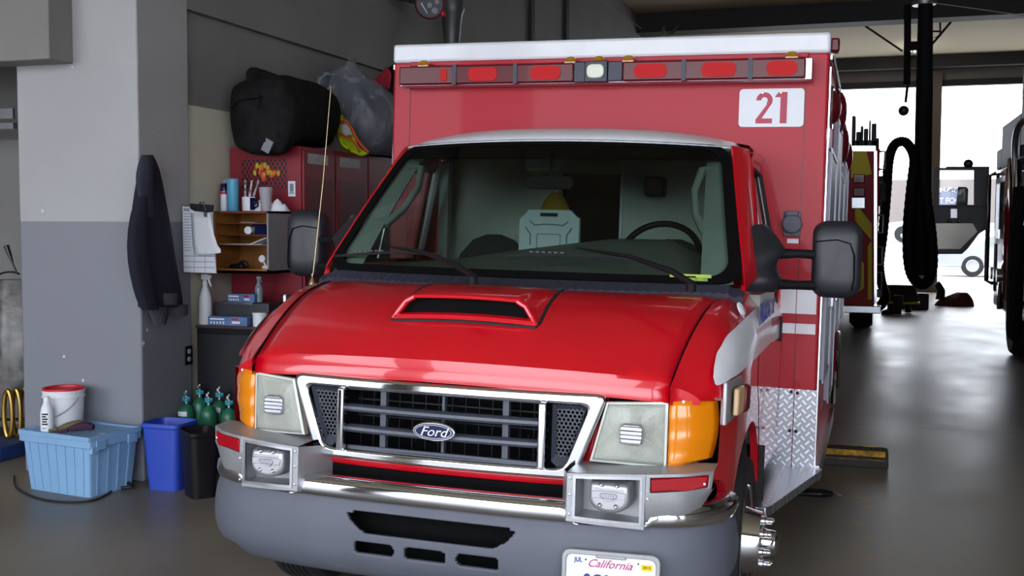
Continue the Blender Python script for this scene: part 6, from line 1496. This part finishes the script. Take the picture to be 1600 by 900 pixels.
# open door
YD = 13.05
dd = lambda px, py, o=0: W(px, py, 'y', YD+o)
b = B()
oL = [(1461, 246), (1461, 395), (1500, 395), (1509, 388), (1527, 368), (1541, 360), (1543, 246)]
b.prism([dd(1458, 321), dd(1462, 397), dd(1503, 397), dd(1513, 388), (dd(1530, 365)), dd(1545, 356), dd(1546, 321)], (0, .06, 0))
door_ = b.make('cab_door', M['mirror_black'], t, bevel=.01)
b = B(); b.ring([dd(1458, 262), dd(1458, 323), dd(1546, 323), dd(1546, 262)], [dd(1465, 266), dd(1465, 320), dd(1522, 320), dd(1522, 266)], (0, .05, 0)); b.make('door_window_frame', M['mirror_black'], door_)
b = B(); b.poly([dd(1465, 266, .02), dd(1465, 320, .02), dd(1522, 320, .02), dd(1522, 266, .02)]); b.make('door_window', M.setdefault('clearg', glass('clear_glass', (.93, .95, .95))), door_)
b = B(); b.prism([dd(1462, 349, -.012), dd(1463, 389, -.012), dd(1500, 389, -.012), dd(1527, 362, -.012), dd(1520, 349, -.012)], (0, .012, 0)); b.make('lower_panel', mat('reflective_panel', (150, 148, 140), .3, .6, noise=.12, nscale=3), door_)
b = B(); b.prism([dd(1485, 326, -.03), dd(1485, 341, -.03), dd(1496, 341, -.03), dd(1496, 326, -.03)], (0, .03, 0)); b.ball(dd(1484, 345, -.02), .03, 8); b.ball(dd(1498, 345, -.02), .03, 8); b.make('door_latch', M['chrome2'], door_, bevel=.005)
b = B(); b.tube([dd(1478, 262, .1), dd(1546, 262, .1)], .02, 6); b.ball(dd(1513, 256, .1), .065, 14); b.make('convex_mirror', M['mirror_black'], door_)
b = B(); b.prism([dd(1497, 292, .35), dd(1494, 321, .35), dd(1512, 321, .35), dd(1513, 295, .35), dd(1510, 292, .35)], (0, .12, 0)); b.make('cab_mirror', M['mirror_black'], door_, bevel=.03)
b = B(); b.bb(XS+.01, XS+.022, 12.62, 12.88, .7, 2.3); b.make('door_opening', M['blk2'], t)

# turnout gear on the floor by the far door
def boots(px, py, y, label, flip=1):
    p = W(px, py, 'z', 0); t = thing('turnout_set', label, 'turnout gear', (p.x, p.y, 0)); m1 = M.setdefault('turn_dk', mat('turnout_black', (40, 36, 34), .9, bump=.3, bscale=30))
    for s_ in (-.15, .15):
        b = B(); loft(b, [((s_, 0, .02), (.06, 0, 0), (0, .13, 0)), ((s_, 0, .08), (.06, 0, 0), (0, .12, 0)), ((s_, .03, .13), (.06, 0, 0), (0, .08, 0)), ((s_, .05, .3), (.07, 0, 0), (0, .07, 0))], 14); b.make('boot', M['rubber'], t, subd=1)
    b = B(); loft(b, [((0, .08, .14), (.3, 0, 0), (0, .16, 0)), ((0, .08, .26), (.33, 0, 0), (0, .19, 0)), ((0.02, .08, .38), (.28, 0, 0), (0, .17, 0)), ((.02, .08, .5), (.26, 0, 0), (0, .15, 0))], 20, wob=.1, seed=int(px)); b.make('bunker_pants', m1, t, subd=1)
    b = B(); b.tube([(.33*math.cos(a), .08+.19*math.sin(a), .19) for a in np.linspace(PI, 2*PI, 12)], .025, 6); b.make('reflective_band', M['fe_yel'], t)
    return t
boots(1405, 489, 0, 'bunker pants folded down over boots below the exhaust hose'); 
p = W(1430, 485, 'z', 0); b = B(); b.bb(p.x-.25, p.x+.25, p.y+.3, p.y+.65, 0, .3); SO(b, 'equipment_box', M['black'], 'small dark box standing right of the bunker pants', 'box', bevel=.02)
p = W(1388, 491, 'z', 0); b = B(); loft(b, [((p.x-.12, p.y, .03), (0, .07, 0), (0, 0, .03)), ((p.x, p.y, .05), (0, .08, 0), (0, 0, .05)), ((p.x+.14, p.y, .10), (0, .08, 0), (0, 0, .10)), ((p.x+.22, p.y, .12), (0, .07, 0), (0, 0, .12))], 14); b.tube([(p.x+.16, p.y, .15), (p.x+.17, p.y, .34)], [.08, .09], 12); SO(b, 'rubber_boot', M['rubber'], 'single dark rubber boot left of the bunker pants', 'boot')
p = W(1490, 478, 'z', 0); t = thing('turnout_coat', 'reddish heap of turnout clothing by the fire engine door', 'turnout gear', (p.x, p.y, 0))
b = B(); loft(b, [((0, .1, .0), (.36, 0, 0), (0, .25, 0)), ((0.03, .1, .1), (.33, 0, 0), (0, .22, 0)), ((.12, .1, .2), (.2, 0, 0), (0, .16, 0)), ((.16, .1, .26), (.1, 0, 0), (0, .1, 0))], 20, wob=.15, seed=9); b.make('coat', mat('turnout_red', (74, 28, 34), .9, bump=.3, bscale=20), t, subd=1)
b = B(); b.tube([(-.25, 0, .12), (-.24, 0, .30), (-.30, 0, .42), (-.26, 0, .46)], [.09, .08, .07, .04], 12); b.make('boot', M['rubber'], t)
# wheel chock on the floor
a, c = W(1296, 736, 'z', 0), W(1388, 734, 'z', 0)
t = thing('parking_block', 'black and worn yellow floor block poking out from under the ambulance', 'wheel stop', (c.x, c.y, 0))
L_ = .75; q = [(0, 0), (.0, .06), (.06, .10), (.22, .10), (.29, .06), (.29, 0)]
b = B(); b.prism([(-L_, y_, z_) for y_, z_ in q], (L_, 0, 0)); b.make('block', mat('block_black', (38, 34, 32), .8, noise=.3, nscale=12), t, bevel=.012)
for y0, z0_, y1, z1_ in ((.004, .055, .055, .098), (.215, .1025, .255, .085)):
    b = B(); b.prism([(-L_, y0-.004, z0_), (-.02, y0-.004, z0_), (-.02, y1-.002, z1_+.004), (-L_, y1-.002, z1_+.004)], (0, .003, .003)); b.make('yellow_stripe', mat('worn_yellow', (200, 150, 40), .7, rgb2=(60, 50, 40), nscale=16), t)
p = W(1285, 776, 'z', 0); t = thing('rag', 'dark rag lying on the floor beside the running board', 'rag', (p.x, p.y, 0))
b = B(); loft(b, [((-.28, 0, .012), (0, .03, 0), (0, 0, .012)), ((-.12, .0, .02), (0, .06, 0), (0, 0, .02)), ((0, .0, .022), (0, .05, 0), (0, 0, .022)), ((.06, .02, .018), (0, .02, 0), (0, 0, .014))], 14, wob=.15); b.make('rag_cloth', M['black'], t)
b = B(); b.tube([(.05, .02, .03), (.08, .0, .02), (.11, .02, .008)], .006, 5); b.make('clip', M['chrome2'], t)

# ---------------- outside
YO = 66
p = W(1409, 378.5, 'y', 68)
t = thing('pickup_truck', 'white pickup truck parked across the street, seen between the hoses', 'pickup', (p.x, p.y, ZS))
M['car'] = mat('car_white', (200, 202, 206), .3, coat=.6)
sil = [(-1.0, .5), (-1.02, .95), (-.95, 1.15), (.35, 1.32), (1.0, 1.85), (2.6, 1.9), (2.9, 1.3), (4.6, 1.25), (4.65, .5)]
b = B(); b.prism([(x, 0, z) for x, z in sil], (0, 1.8, 0)); b.make('truck_body', M['car'], t, bevel=.08, seg=3)
b = B(); b.prism([(x, -.01, z) for x, z in ((.55, 1.32), (1.08, 1.78), (1.7, 1.82), (1.7, 1.32))], (0, .01, 0)); b.prism([(x, -.01, z) for x, z in ((1.78, 1.32), (1.78, 1.82), (2.5, 1.84), (2.7, 1.34))], (0, .01, 0)); b.make('side_window', M['paneg'], t)
for x in (0.05, 3.6):
    b = B(); b.lathe([(.5, 0), (.5, .02), (0, .02)], (x, .012, .5), (0, -1, 0), 24); b.make('wheel_arch', M['rubber'], t)
    b = B(); tyre(b, (x, .12, .40), .40, .26, (0, 1, 0)); wh = b.make('wheel', M['rubber'], t)
    b = B(); b.lathe([(.25, 0), (.22, .02), (.05, .04), (0, .04)], (x, .02, .40), (0, -1, 0), 20); b.make('wheel_hub', M['chrome2'], wh)
# dark canopy sign with pale lettering, seen through the door window
ys_ = 52
so = lambda px, py, d=0: W(px, py, 'y', ys_+d)
t = thing('shop_sign', 'dark arched sign with pale lettering seen through the engine door window', 'sign')
c = so(1482, 312); rA = (so(1503, 312).x-so(1461, 312).x)/2
b = B(); bb_ = []
zz0, zz1 = so(1480, 322).z, so(1480, 293.5).z
n_ = 16; arc = [(c.x+rA*1.35*math.cos(a), ys_, so(0, 312).z+(zz1-so(0, 312).z)*math.sin(a)) for a in np.linspace(0, PI, n_)]
b.prism([(c.x+rA*1.35, ys_, zz0)]+arc+[(c.x-rA*1.35, ys_, zz0)], (0, .2, 0)); b.make('sign_board', mat('sign_slate', (84, 90, 110), .7), t)
ltr = 'MAIN AUBURN'
for i, ch in enumerate(ltr):
    if ch == ' ': continue
    a = math.radians(148-118*i/(len(ltr)-1)); r1 = rA*1.12; hgt = (zz1-so(0, 312).z)*.80
    text(ch, 'sign_letter', .30, M['hardb'], t, (c.x+r1*math.cos(a), ys_-.02, so(0, 312).z+hgt*math.sin(a)), (PI/2, -(a-PI/2)*.6, 0), off=.01)
text('LL AT FOOD', 'sign_lettering', .36, M['hardb'], t, (so(1486, 0).x, ys_-.02, so(0, 317.5).z), off=.01, sx=.9)
b = B(); b.bb(c.x-rA*1.2, c.x-rA*1.1, ys_+.05, ys_+.15, -.05, zz0); b.bb(c.x+rA*1.1, c.x+rA*1.2, ys_+.05, ys_+.15, -.05, zz0); b.make('sign_post', M['shut'], t)
# silver car seen under the open door
p = W(1500, 432, 'z', 0); t = thing('parked_car', 'silver car seen beneath the open fire engine door', 'car', (p.x, p.y, 0))
M['silver'] = mat('car_silver', (176, 180, 186), .25, .5, coat=.6)
sil = [(-.75, .28), (-.8, .5), (-.7, .78), (.3, .92), (.95, 1.38), (2.4, 1.42), (3.2, .95), (3.8, .9), (3.85, .3)]
b = B(); b.prism([(x, 0, z) for x, z in sil], (0, 1.7, 0)); b.make('car_body', M['silver'], t, bevel=.07, seg=3)
b = B(); b.prism([(x, -.01, z) for x, z in ((.5, .95), (1.0, 1.3), (2.3, 1.34), (2.9, .97))], (0, .01, 0)); b.make('side_window', M['paneg'], t)
for x in (.35, 3.0):
    b = B(); tyre(b, (x, .1, .33), .33, .22, (0, 1, 0)); wh = b.make('wheel', M['rubber'], t); b = B(); b.lathe([(.2, 0), (.18, .02), (0, .03)], (x, 0, .33), (0, -1, 0), 20); b.make('wheel_hub', M['chrome2'], wh)
# building and wall across the street
b = B(); b.bb(-40, 26, 100, 112, ZS, 5.5)
for k in range(12): b.bb(-38+k*5, -35.5+k*5, 99.9, 100, 1, 3)
SO(b, 'far_building', mat('pale_stucco', (120, 112, 108), .8, noise=.05, nscale=.3), 'long pale low building across the street, washed out by light', 'building')
b = B(); b.bb(-40, 60, 92, 92.3, ZS, ZS+1.2); SO(b, 'street_wall', M['kerb'], 'low pale wall along the far side of the street', 'wall')
